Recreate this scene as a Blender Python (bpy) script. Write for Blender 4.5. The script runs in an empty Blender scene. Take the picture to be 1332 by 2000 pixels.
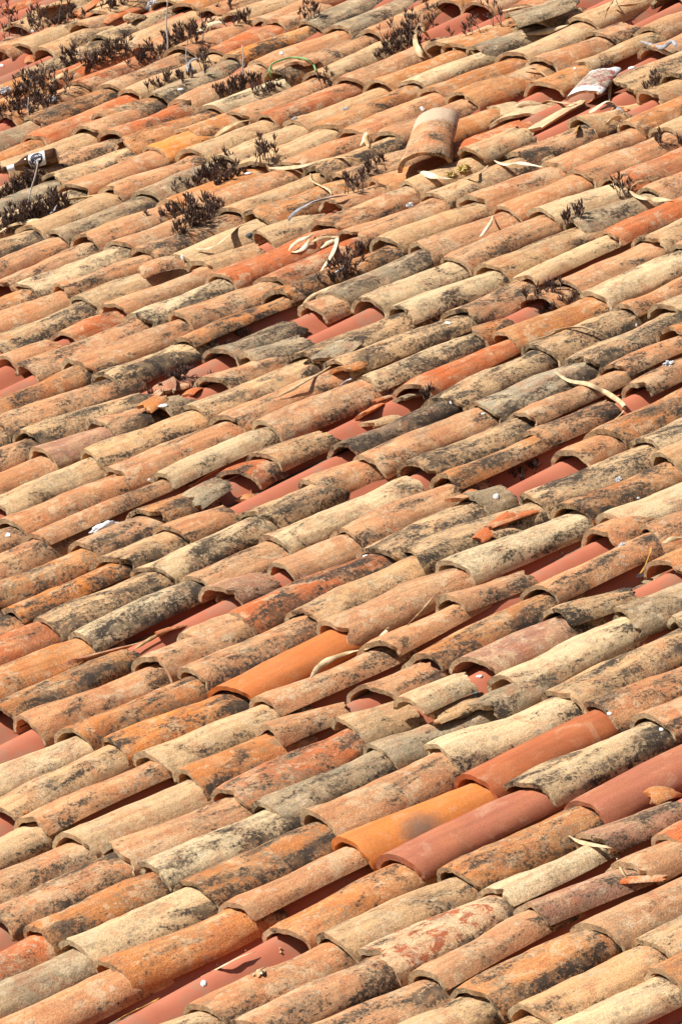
import bpy, bmesh, math, random
from mathutils import Vector, Matrix, noise

# ---------------------------------------------------------------- camera, sky, sun, exposure
random.seed(7)
scene = bpy.context.scene
PITCH_DOWN, YAW, SLOPE = 0.15587555503833025, -1.0211531576393797, 0.34220844567351855
BASE_Z = 8.0
cam_data = bpy.data.cameras.new("camera")
cam_data.sensor_fit = 'VERTICAL'; cam_data.sensor_height = 36.0; cam_data.sensor_width = 24.0
cam_data.lens = 11064.44 * 36.0 / 2000.0
cam_data.clip_end = 500.0
cam = bpy.data.objects.new("camera", cam_data)
cam.location = (0, 0, BASE_Z)
cam.rotation_euler = (math.pi/2 - PITCH_DOWN, 0, 0)
scene.collection.objects.link(cam); scene.camera = cam

SUN_ELEV, SUN_AZ = math.radians(49.0), math.radians(181.0)     # azimuth counted from +X towards +Y, where the sun stands
world = bpy.data.worlds.new("World"); scene.world = world; world.use_nodes = True
wn = world.node_tree; bg = wn.nodes["Background"]
sky = wn.nodes.new("ShaderNodeTexSky"); sky.sky_type = 'NISHITA'; sky.sun_disc = False
sky.sun_elevation = SUN_ELEV; sky.sun_rotation = math.pi/2 - SUN_AZ
sky.air_density = 1.0; sky.dust_density = 1.5
wn.links.new(sky.outputs[0], bg.inputs[0]); bg.inputs[1].default_value = 0.05
sun_d = bpy.data.lights.new("sun", 'SUN'); sun_d.energy = 5.0; sun_d.angle = math.radians(0.5); sun_d.color = (1.0, 0.955, 0.89)
sun = bpy.data.objects.new("sun", sun_d); scene.collection.objects.link(sun)
sdir = Vector((math.cos(SUN_ELEV)*math.cos(SUN_AZ), math.cos(SUN_ELEV)*math.sin(SUN_AZ), math.sin(SUN_ELEV)))
sun.rotation_euler = sdir.to_track_quat('Z', 'Y').to_euler(); sun.location = (0, 5, 20)
scene.view_settings.view_transform = 'Standard'; scene.view_settings.look = 'None'
scene.view_settings.gamma = 1.0; scene.view_settings.exposure = 0.58; scene.view_settings.use_curve_mapping = False

# ---------------------------------------------------------------- roof frame: u across the columns, v up the slope, w off the roof
U = Vector((math.cos(YAW), math.sin(YAW), 0))
Vh = Vector((-math.sin(YAW), math.cos(YAW), 0))
V = Vh*math.cos(SLOPE) + Vector((0, 0, math.sin(SLOPE)))
N = U.cross(V)
_c = Vector((0, math.cos(PITCH_DOWN), -math.sin(PITCH_DOWN))); _up = Vector((0, math.sin(PITCH_DOWN), math.cos(PITCH_DOWN)))
ORI = _c*13.593700793498925 + Vector((1, 0, 0))*-0.7902706146519454 + _up*-0.7617314138411301 + Vector((0, 0, BASE_Z))
def P(u, v, w=0.0): return ORI + U*u + V*v + N*w
def roof_matrix(u, v, w, yaw=0.0, pitch=0.0, roll=0.0):
    R = Matrix((U, V, N)).transposed()
    R = R @ Matrix.Rotation(yaw, 3, 'Z') @ Matrix.Rotation(pitch, 3, 'X') @ Matrix.Rotation(roll, 3, 'Y')
    M = R.to_4x4(); M.translation = P(u, v, w); return M
PIT, PH = 0.2, 0.1709864955737718
COEF = [-0.03175479, -0.08109756, 0.28137651, 0.10099806, -0.11077216, 0.09734357, 0.11031766, 0.0153754,
        -0.12149477, -0.08630361, -0.25105758, -0.02170482, 0.15882284, -0.24872512, -0.17966707]
def ridge_u(k, v):                       # the ridges of the sheet wander a little, as they do on the real roof
    c = k
    for _ in range(4):
        cc = max(-36.0, min(14.0, c)); a = (cc+15)/20; b = (max(-0.6, min(4.7, v))-1)/3
        f = (1, a, b, a*a, a*b, b*b, a**3, a*a*b, a*b*b, b**3, a**4, a**3*b, a*a*b*b, a*b**3, b**4)
        c = k + sum(x*y for x, y in zip(f, COEF))
    return (c + PH)*PIT

COL = scene.collection
def tag(o, label=None, cat=None, group=None, kind=None):
    if label: o["label"] = label
    if cat: o["category"] = cat
    if group: o["group"] = group
    if kind: o["kind"] = kind
def obj(name, bm, mats, parent=None, matrix=None, smooth=True):
    me = bpy.data.meshes.new(name); bm.to_mesh(me); bm.free()
    for m in (mats if isinstance(mats, (list, tuple)) else [mats]): me.materials.append(m)
    if smooth:
        for p in me.polygons: p.use_smooth = True
    o = bpy.data.objects.new(name, me); COL.objects.link(o)
    if parent: o.parent = parent
    if matrix is not None: o.matrix_world = matrix
    return o

# ---------------------------------------------------------------- materials
class NT:
    def __init__(s, name):
        s.m = bpy.data.materials.new(name); s.m.use_nodes = True; s.t = s.m.node_tree; s.n = s.t.nodes; s.l = s.t.links
        s.b = s.n["Principled BSDF"]
    def new(s, t, **k):
        n = s.n.new(t)
        for a, b in k.items(): setattr(n, a, b)
        return n
    def put(s, sock, v):
        if isinstance(v, bpy.types.NodeSocket): s.l.new(v, sock)
        elif isinstance(v, (tuple, list)) and len(v) == 3 and sock.type == 'RGBA': sock.default_value = (*v, 1)
        else: sock.default_value = v
    def math(s, op, a, b=0.0, c=None, clamp=False):
        n = s.new("ShaderNodeMath", operation=op, use_clamp=clamp); s.put(n.inputs[0], a); s.put(n.inputs[1], b)
        if c is not None: s.put(n.inputs[2], c)
        return n.outputs[0]
    def noise(s, vec, scale, detail=4, rough=0.55, dist=0.0):
        n = s.new("ShaderNodeTexNoise"); s.l.new(vec, n.inputs["Vector"]); n.inputs["Scale"].default_value = scale
        n.inputs["Detail"].default_value = detail; n.inputs["Roughness"].default_value = rough; n.inputs["Distortion"].default_value = dist
        return n.outputs["Fac"]
    def ramp(s, fac, lo, hi, out0=0.0, out1=1.0):
        n = s.new("ShaderNodeMapRange", interpolation_type='SMOOTHSTEP'); s.put(n.inputs[0], fac)
        s.put(n.inputs[1], lo); s.put(n.inputs[2], hi); s.put(n.inputs[3], out0); s.put(n.inputs[4], out1)
        return n.outputs[0]
    def mix(s, fac, a, b, mode='MIX'):
        n = s.new("ShaderNodeMix", data_type='RGBA', blend_type=mode); s.put(n.inputs[0], fac); s.put(n.inputs[6], a); s.put(n.inputs[7], b)
        return n.outputs[2]
    def vscale(s, vec, sc):
        n = s.new("ShaderNodeVectorMath", operation='MULTIPLY'); s.l.new(vec, n.inputs[0]); n.inputs[1].default_value = sc
        return n.outputs[0]
    def vadd(s, a, b):
        n = s.new("ShaderNodeVectorMath", operation='ADD'); s.l.new(a, n.inputs[0]); s.l.new(b, n.inputs[1]); return n.outputs[0]
    def gray(s, v):
        n = s.new("ShaderNodeCombineColor"); [s.put(n.inputs[i], v) for i in range(3)]; return n.outputs[0]
    def seeded(s):
        tc = s.new("ShaderNodeTexCoord"); oi = s.new("ShaderNodeObjectInfo")
        r = s.math('MULTIPLY', oi.outputs["Random"], 61.0); c = s.new("ShaderNodeCombineXYZ")
        s.l.new(r, c.inputs[0]); s.l.new(s.math('MULTIPLY', oi.outputs["Random"], 173.0), c.inputs[1]); s.l.new(r, c.inputs[2])
        return s.vadd(tc.outputs["Object"], c.outputs[0]), tc.outputs["Object"], oi
    def bump(s, h, strength, dist):
        n = s.new("ShaderNodeBump"); s.l.new(h, n.inputs["Height"]); n.inputs["Strength"].default_value = strength
        n.inputs["Distance"].default_value = dist; s.l.new(n.outputs[0], s.b.inputs["Normal"])

def clay(name, edge=False, patches=False):
    t = NT(name); v, raw, oi = t.seeded(); base = oi.outputs["Color"]; dark = oi.outputs["Alpha"]
    gen = t.new("ShaderNodeTexCoord").outputs["Generated"]; sx = t.new("ShaderNodeSeparateXYZ"); t.l.new(gen, sx.inputs[0]); gy = sx.outputs[1]; gx = sx.outputs[0]
    if edge: base = t.mix(0.75, base, (0.52, 0.42, 0.26))
    col = base
    f = t.noise(v, 8, 5, 0.6, 0.8)                                   # broad tone changes of the fired clay
    col = t.mix(t.ramp(f, 0.42, 0.62, 0, 0.60), col, t.mix(0.65, base, (0.66, 0.42, 0.22)))
    col = t.mix(t.ramp(t.noise(v, 12, 6, 0.68, 1.0), 0.49, 0.64, 0, 0.70), col, t.mix(0.60, base, (0.46, 0.145, 0.060)))
    st = t.noise(t.vscale(v, (60, 2.0, 60)), 1.0, 4, 0.65)            # lengthwise streaks of the mould
    col = t.mix(1.0, col, t.gray(t.ramp(st, 0.28, 0.72, 0.78, 1.16)), 'MULTIPLY')
    if patches:
        col = t.mix(t.ramp(t.noise(v, 26, 6, 0.7, 0.5), 0.49, 0.54, 0, 0.95), col, (0.42, 0.12, 0.05))
    pale = t.noise(v, 34, 8, 0.76, 0.5)                              # pale lichen crust
    ps = t.math('ADD', t.noise(v, 10, 4, 0.6, 0.9), t.math('MULTIPLY', t.math('SUBTRACT', pale, 0.5), 0.9))
    col = t.mix(t.ramp(ps, 0.56, 0.62, 0, 0.52), col, (0.66, 0.48, 0.29))
    gm = t.math('MULTIPLY', t.ramp(t.noise(v, 9, 4, 0.6, 0.6), 0.46, 0.60), t.ramp(t.noise(v, 85, 7, 0.8), 0.44, 0.58))
    col = t.mix(t.math('MULTIPLY', gm, t.ramp(dark, 0.0, 1.0, 0.22, 0.80)), col, (0.21, 0.18, 0.12))   # grey lichen
    vo = t.new("ShaderNodeTexVoronoi"); t.l.new(t.vadd(v, t.vscale(t.new("ShaderNodeTexNoise").outputs["Color"], (0.012, 0.012, 0.012))), vo.inputs["Vector"]); vo.inputs["Scale"].default_value = 42
    rs = t.math('ADD', vo.outputs["Distance"], t.math('MULTIPLY', t.math('SUBTRACT', t.noise(v, 170, 4, 0.7), 0.5), 0.5))
    sc = t.new("ShaderNodeSeparateColor"); t.l.new(vo.outputs["Color"], sc.inputs[0])
    ring = t.math('MULTIPLY', t.ramp(rs, 0.40, 0.30), t.ramp(sc.outputs[0], 0.80, 0.84))                # round lichen thalli
    col = t.mix(t.math('MULTIPLY', ring, 0.34), col, t.mix(t.ramp(sc.outputs[1], 0.45, 0.55), (0.62, 0.52, 0.38), (0.20, 0.18, 0.14)))
    # dark lichen: gathers in patches and at the sheltered upper end, broken up into crisp islands and specks
    low = t.math('ADD', t.noise(t.vscale(v, (1.25, 0.60, 1.25)), 12, 5, 0.62, 0.5), t.math('ADD', t.ramp(gy, 0.62, 0.86, 0, 0.075), t.ramp(gx, 0.55, 0.95, 0, 0.05)))
    hi = t.math('MULTIPLY', t.math('SUBTRACT', t.noise(v, 105, 10, 0.82, 0.2), 0.5), 1.25)
    s_ = t.math('ADD', low, hi)
    thr = t.math('SUBTRACT', 0.742, t.math('MULTIPLY', dark, 0.200))
    dlt = t.math('SUBTRACT', s_, thr)
    col = t.mix(t.ramp(t.math('SUBTRACT', low, thr), -0.12, 0.06, 0, 0.42), col, (0.25, 0.16, 0.085))   # brown grime round it
    dm = t.ramp(dlt, -0.01, 0.06)
    fs = t.ramp(t.noise(v, 150, 6, 0.8), t.math('SUBTRACT', 0.655, t.math('MULTIPLY', dark, 0.07)), 0.69)
    dm = t.math('MAXIMUM', t.math('MULTIPLY', dm, t.ramp(t.noise(v, 25, 4), 0.36, 0.56, 0.6, 0.97)), t.math('MULTIPLY', fs, 0.85))
    col = t.mix(dm, col, t.mix(t.noise(v, 40, 3), (0.030, 0.024, 0.020), (0.085, 0.066, 0.050)))
    fine = t.noise(v, 300, 4, 0.75)
    col = t.mix(1.0, col, t.gray(t.ramp(fine, 0.28, 0.72, 0.60, 1.30)), 'MULTIPLY')
    t.put(t.b.inputs["Base Color"], col); t.b.inputs["Roughness"].default_value = 0.92
    t.b.inputs["Specular IOR Level"].default_value = 0.15
    h = t.math('ADD', t.math('MULTIPLY', fine, 0.4), t.math('ADD', t.math('MULTIPLY', pale, 1.0), t.math('MULTIPLY', t.noise(v, 90, 5, 0.75), 0.8)))
    t.bump(h, 1.0, 0.0045)
    return t.m
M_CLAY = clay("weathered_clay"); M_EDGE = clay("crusted_clay_edge", edge=True); M_PATCH = clay("flaking_clay", patches=True)

def smooth_clay(name, smudge=False):
    t = NT(name); v, raw, oi = t.seeded(); base = oi.outputs["Color"]
    col = t.mix(t.ramp(t.noise(v, 9, 4), 0.4, 0.7, 0, 0.45), base, t.mix(0.6, base, (0.55, 0.20, 0.07)))
    col = t.mix(1.0, col, t.gray(t.ramp(t.noise(t.vscale(v, (40, 2, 40)), 1, 3), 0.3, 0.7, 0.88, 1.1)), 'MULTIPLY')
    col = t.mix(t.ramp(t.noise(v, 14, 6, 0.75, 0.8), 0.52, 0.66, 0, 0.35), col, (0.52, 0.33, 0.20))
    col = t.mix(t.ramp(t.noise(v, 5, 4, 0.7, 1.2), 0.52, 0.70, 0, 0.35), col, t.mix(0.5, base, (0.20, 0.09, 0.05)))
    col = t.mix(t.ramp(t.noise(v, 130, 5, 0.75), 0.64, 0.70, 0, 0.7), col, (0.10, 0.05, 0.03))
    col = t.mix(1.0, col, t.gray(t.ramp(t.noise(v, 280, 4, 0.75), 0.28, 0.72, 0.78, 1.15)), 'MULTIPLY')
    col = t.mix(t.ramp(t.noise(v, 34, 9, 0.8), 0.60, 0.66, 0, 0.55), col, (0.22, 0.13, 0.08))
    if smudge:
        sub = t.new("ShaderNodeVectorMath", operation='SUBTRACT'); t.l.new(raw, sub.inputs[0]); sub.inputs[1].default_value = (0.062, 0.155, 0.04)
        ln = t.new("ShaderNodeVectorMath", operation='LENGTH'); t.l.new(sub.outputs[0], ln.inputs[0])
        d = t.math('ADD', ln.outputs["Value"], t.math('MULTIPLY', t.math('SUBTRACT', t.noise(v, 28, 6, 0.75), 0.5), 0.07))
        col = t.mix(t.ramp(d, 0.015, 0.075, 0.80, 0.0), col, (0.13, 0.085, 0.060))
    t.put(t.b.inputs["Base Color"], col); t.b.inputs["Roughness"].default_value = 0.75
    t.b.inputs["Specular IOR Level"].default_value = 0.3
    t.bump(t.math('ADD', t.noise(v, 60, 4), t.noise(v, 200, 3)), 0.3, 0.0015)
    return t.m
M_SMOOTH = smooth_clay("smooth_clay"); M_SMUDGE = smooth_clay("smoke_marked_clay", True)

def sheet_mat():
    t = NT("red_cement_sheet"); tc = t.new("ShaderNodeTexCoord"); v = tc.outputs["Object"]
    col = t.mix(t.ramp(t.noise(v, 5, 5, 0.6), 0.35, 0.7), (0.38, 0.115, 0.060), (0.46, 0.150, 0.080))
    col = t.mix(t.ramp(t.noise(v, 60, 5, 0.7), 0.62, 0.75, 0, 0.4), col, (0.32, 0.13, 0.09))
    col = t.mix(t.ramp(t.noise(v, 4.0, 9, 0.78), 0.50, 0.60, 0, 0.62), col, (0.30, 0.175, 0.11))
    t.put(t.b.inputs["Base Color"], col); t.b.inputs["Roughness"].default_value = 0.7; t.b.inputs["Specular IOR Level"].default_value = 0.25
    t.bump(t.noise(v, 160, 4), 0.25, 0.001)
    return t.m
M_SHEET = sheet_mat()

# ---------------------------------------------------------------- corrugated red sheet under the tiles
def ridge_profile(x):                    # x: -0.5 .. 0.5 of one pitch
    return 0.064*((1+math.cos(2*math.pi*x))/2)**0.80 - 0.012
def build_sheet():
    bm = bmesh.new(); top = []; bot = []
    ks = list(range(-40, 18)); n = 12
    vs = [-1.5 + 0.1*i for i in range(74)]
    for v in vs:
        rt = []; rb = []
        us = [ridge_u(k, v) for k in ks]
        for i in range(len(ks)-1):
            for j in range(n):
                f = j/n; u = us[i]*(1-f) + us[i+1]*f
                x = f if f <= 0.5 else f-1.0
                z = ridge_profile(x)
                rt.append(bm.verts.new((u, v, z))); rb.append(bm.verts.new((u, v, z-0.008)))
        top.append(rt); bot.append(rb)
    for a in range(len(vs)-1):
        for b in range(len(top[0])-1):
            bm.faces.new((top[a][b], top[a][b+1], top[a+1][b+1], top[a+1][b]))
            bm.faces.new((bot[a][b], bot[a+1][b], bot[a+1][b+1], bot[a][b+1]))
    M = Matrix((U, V, N)).transposed().to_4x4(); M.translation = ORI
    o = obj("corrugated_roof_sheet", bm, M_SHEET, matrix=M)
    tag(o, "smooth pinkish red corrugated roof sheet showing in the gaps between the old tiles", "roof sheet")
    return o
build_sheet()
def shade_silt_mat():
    t = NT("channel_shade_silt"); v = t.new("ShaderNodeTexCoord").outputs["Object"]
    col = t.mix(t.ramp(t.noise(v, 25, 6, 0.7), 0.4, 0.6), (0.13, 0.075, 0.045), (0.27, 0.15, 0.085))  # dark browns put the shade of the gaps into the colour
    col = t.mix(t.ramp(t.noise(v, 200, 4, 0.7), 0.55, 0.65, 0, 0.8), col, (0.42, 0.27, 0.16))
    t.put(t.b.inputs["Base Color"], col); t.b.inputs["Roughness"].default_value = 0.95; t.bump(t.noise(v, 220, 5, 0.75), 1.0, 0.004)
    return t.m
def build_shade_silt():                        # dirt strips added to the channels; their dark brown paints in gap shade
    bm = bmesh.new()
    for k in range(-39, 17):
        rows = []
        for i in range(0, 360):
            v = -1.3 + i*0.0185; u = ridge_u(k, v) + PIT*0.5*(ridge_u(k+1, v)-ridge_u(k, v))/PIT
            a = noise.noise(Vector((k*3.1, v*2.2, 0))) + 0.35*noise.noise(Vector((k*7.7, v*9, 3)))
            hgt = -0.009 + 0.027*max(0.0, min(1.0, 0.70+a*1.5))
            row = []
            for j in range(7):
                x = (j-3)/3; z = -0.0135 + (hgt+0.0135)*(1-abs(x)**2.6) + 0.0035*noise.noise(Vector((u*30+x*2, v*45, k)))*(1-x*x)
                row.append(bm.verts.new((u + x*0.056, v, z if abs(x) < 1 else -0.004)))
            rows.append(row)
        for a_, b_ in zip(rows, rows[1:]):
            for j in range(6): bm.faces.new((a_[j], a_[j+1], b_[j+1], b_[j]))
    M = Matrix((U, V, N)).transposed().to_4x4(); M.translation = ORI
    o = obj("shade_silt", bm, shade_silt_mat(), matrix=M)
    tag(o, "brown dirt filled into the channels, its dark colour standing in for shade", "shade_silt", kind="stuff")
build_shade_silt()
def build_grit():                        # crumbs of clay, mortar and twig lying in the channels
    rnd = random.Random(11); bm = bmesh.new()
    tet = [Vector(p) for p in ((1, 0, -.6), (-.5, .9, -.6), (-.5, -.9, -.6), (.2, .3, .9), (-.4, -.1, .7))]
    fcs = ((0, 3, 1), (1, 3, 4), (1, 4, 2), (2, 4, 3), (2, 3, 0), (0, 1, 2))
    for _ in range(7000):
        k = rnd.randint(-38, 15); v = rnd.uniform(-1.2, 5.2)
        if noise.noise(Vector((k*3.3, v*3, 7))) < -0.12: continue
        x = 0.5 + rnd.gauss(0, 0.16); x = max(.08, min(.92, x))
        u = ridge_u(k, v) + PIT*x; z = ridge_profile(x if x <= .5 else x-1)
        if abs(x-.5) < .2: z = max(z, -.009+.015)
        r = rnd.choice((.0018, .0022, .003, .0045, .007)); q = Matrix.Rotation(rnd.uniform(0, 6.3), 3, Vector((rnd.gauss(0, 1), rnd.gauss(0, 1), 1)).normalized())
        vs = [bm.verts.new(Vector((u, v, z+r*.4)) + q @ Vector((p.x*r*rnd.uniform(.6, 1.6), p.y*r, p.z*r*.7))) for p in tet]
        for f in fcs: bm.faces.new([vs[i] for i in f])
    bmesh.ops.recalc_face_normals(bm, faces=bm.faces)
    M = Matrix((U, V, N)).transposed().to_4x4(); M.translation = ORI
    o = obj("grit", bm, M_GRIT, matrix=M, smooth=False)
    tag(o, "clay crumbs and grit scattered in the open channels of the sheet", "grit", kind="stuff")
def grit_mat():
    t = NT("clay_crumbs"); v = t.new("ShaderNodeTexCoord").outputs["Object"]
    col = t.mix(t.ramp(t.noise(v, 90, 2), 0.42, 0.58), (0.42, 0.19, 0.09), (0.50, 0.36, 0.22))
    col = t.mix(t.ramp(t.noise(v, 60, 2), 0.55, 0.6), col, (0.10, 0.07, 0.05))
    t.put(t.b.inputs["Base Color"], col); t.b.inputs["Roughness"].default_value = 0.95; return t.m
M_GRIT = grit_mat(); build_grit()

# ---------------------------------------------------------------- clay cover tiles
def tile_mesh(L, hw0=0.095, hw1=0.079, h0=0.070, h1=0.062, th=0.013, jag0=0.003, jag1=0.003, a0=8.0, a1=172.0, seed=0, nl=None, na=26, wob=0.0035, flare=0.0, bites=0):
    """barrel tile: y=0 is the lower lip, y=L the upper end, x across, z off the roof"""
    rnd = random.Random(seed); nl = nl or max(5, int(L/0.028)); off = Vector((rnd.uniform(-50, 50), rnd.uniform(-50, 50), rnd.uniform(-50, 50)))
    bm = bmesh.new(); O = []; I = []
    e0 = []; e1 = []
    for i in range(na+1):
        s = i/na*3.0
        def jg(j, q):
            a = noise.noise(off+Vector((s*1.3, q, 0)))*1.2 + noise.noise(off+Vector((s*5, q+7, 0)))*0.6 + noise.noise(off+Vector((s*13, q+3, 2)))*0.35
            return a*j
        e0.append(jg(jag0, 0)); e1.append(jg(jag1, 11))
    for q in range(bites):                                           # chips knocked out of the lip
        c0 = rnd.uniform(0.05, 0.95); wd = rnd.uniform(0.04, 0.11); dp = rnd.uniform(0.004, 0.014)
        for i in range(na+1):
            k_ = 1-abs(i/na-c0)/wd
            if k_ > 0: e0[i] += dp*min(1, k_*1.8)
    skew = rnd.uniform(-0.012, 0.012); bow = rnd.uniform(-0.007, 0.007); sag = rnd.uniform(-0.004, 0.006)
    for r in range(nl+1):
        f = r/nl; ro = []; ri = []
        for i in range(na+1):
            g = i/na; ang = math.radians(a0 + (a1-a0)*g)
            ca, sa = math.cos(ang), math.sin(ang)
            y = f*L + e0[i]*(1-f)**3 + e1[i]*f**3 + skew*ca*(1-f)
            hw = hw0 + (hw1-hw0)*f + flare*(1-f)**6; h = h0 + (h1-h0)*f
            p = Vector((-hw*math.copysign(abs(ca)**0.92, ca), y, h*sa**0.88))
            d = noise.noise(off + Vector((p.x*9, y*6, p.z*9)))*wob*1.6 + noise.noise(off + Vector((p.x*38, y*30, p.z*38)))*wob*0.42
            nrm = Vector((-ca, 0, sa*1.15)).normalized()
            tt = th*(1 + 0.22*noise.noise(off + Vector((p.x*20, y*8, 5))))
            if r in (0, nl): d -= 0.0015
            q = p + nrm*d + Vector((bow*math.sin(f*math.pi), 0, sag*math.sin(f*math.pi)))
            ro.append(bm.verts.new(q)); ri.append(bm.verts.new(q - nrm*tt + (Vector((0, 0.001, 0)) if r == 0 else Vector((0, 0, 0)))))
        O.append(ro); I.append(ri)
    for r in range(nl):
        for i in range(na):
            bm.faces.new((O[r][i], O[r+1][i], O[r+1][i+1], O[r][i+1]))
            bm.faces.new((I[r][i], I[r][i+1], I[r+1][i+1], I[r+1][i]))
    ed = []
    for i in range(na):
        ed.append(bm.faces.new((O[0][i], O[0][i+1], I[0][i+1], I[0][i])))
        ed.append(bm.faces.new((O[nl][i], I[nl][i], I[nl][i+1], O[nl][i+1])))
    for r in range(nl):
        ed.append(bm.faces.new((O[r][0], I[r][0], I[r+1][0], O[r+1][0])))
        ed.append(bm.faces.new((O[r][na], O[r+1][na], I[r+1][na], I[r][na])))
    for f in ed: f.material_index = 1
    bmesh.ops.recalc_face_normals(bm, faces=bm.faces)
    for f in ed:
        for e in f.edges:
            if sum(1 for x in e.link_faces if x.material_index == 0) == 1: e.smooth = False
    return bm
CLAY = {'C': (0.70, 0.50, 0.28), 'T': (0.62, 0.38, 0.19), 'P': (0.59, 0.28, 0.13), 'O': (0.56, 0.220, 0.072), 'R': (0.54, 0.150, 0.050),
        'Q': (0.78, 0.235, 0.055), 'Y': (0.78, 0.265, 0.055), 'B': (0.42, 0.20, 0.12), 'G': (0.36, 0.275, 0.17), 'D': (0.20, 0.13, 0.085), 'X': (0.66, 0.46, 0.27), 'M': (0.50, 0.160, 0.080)}
def colour(o, c, d, rnd, var=0.07, sm=False):
    r, g, b = CLAY[c]; k = 1+rnd.uniform(-var, var); h = rnd.uniform(-var, var)
    if sm: k *= 0.68
    o.color = (min(.8, r*k), g*k*(1+h*0.8), b*k*(1+h*1.5), d/3.0)
TILE_GROUP = "old clay barrel tiles laid over the roof sheet"
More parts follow.
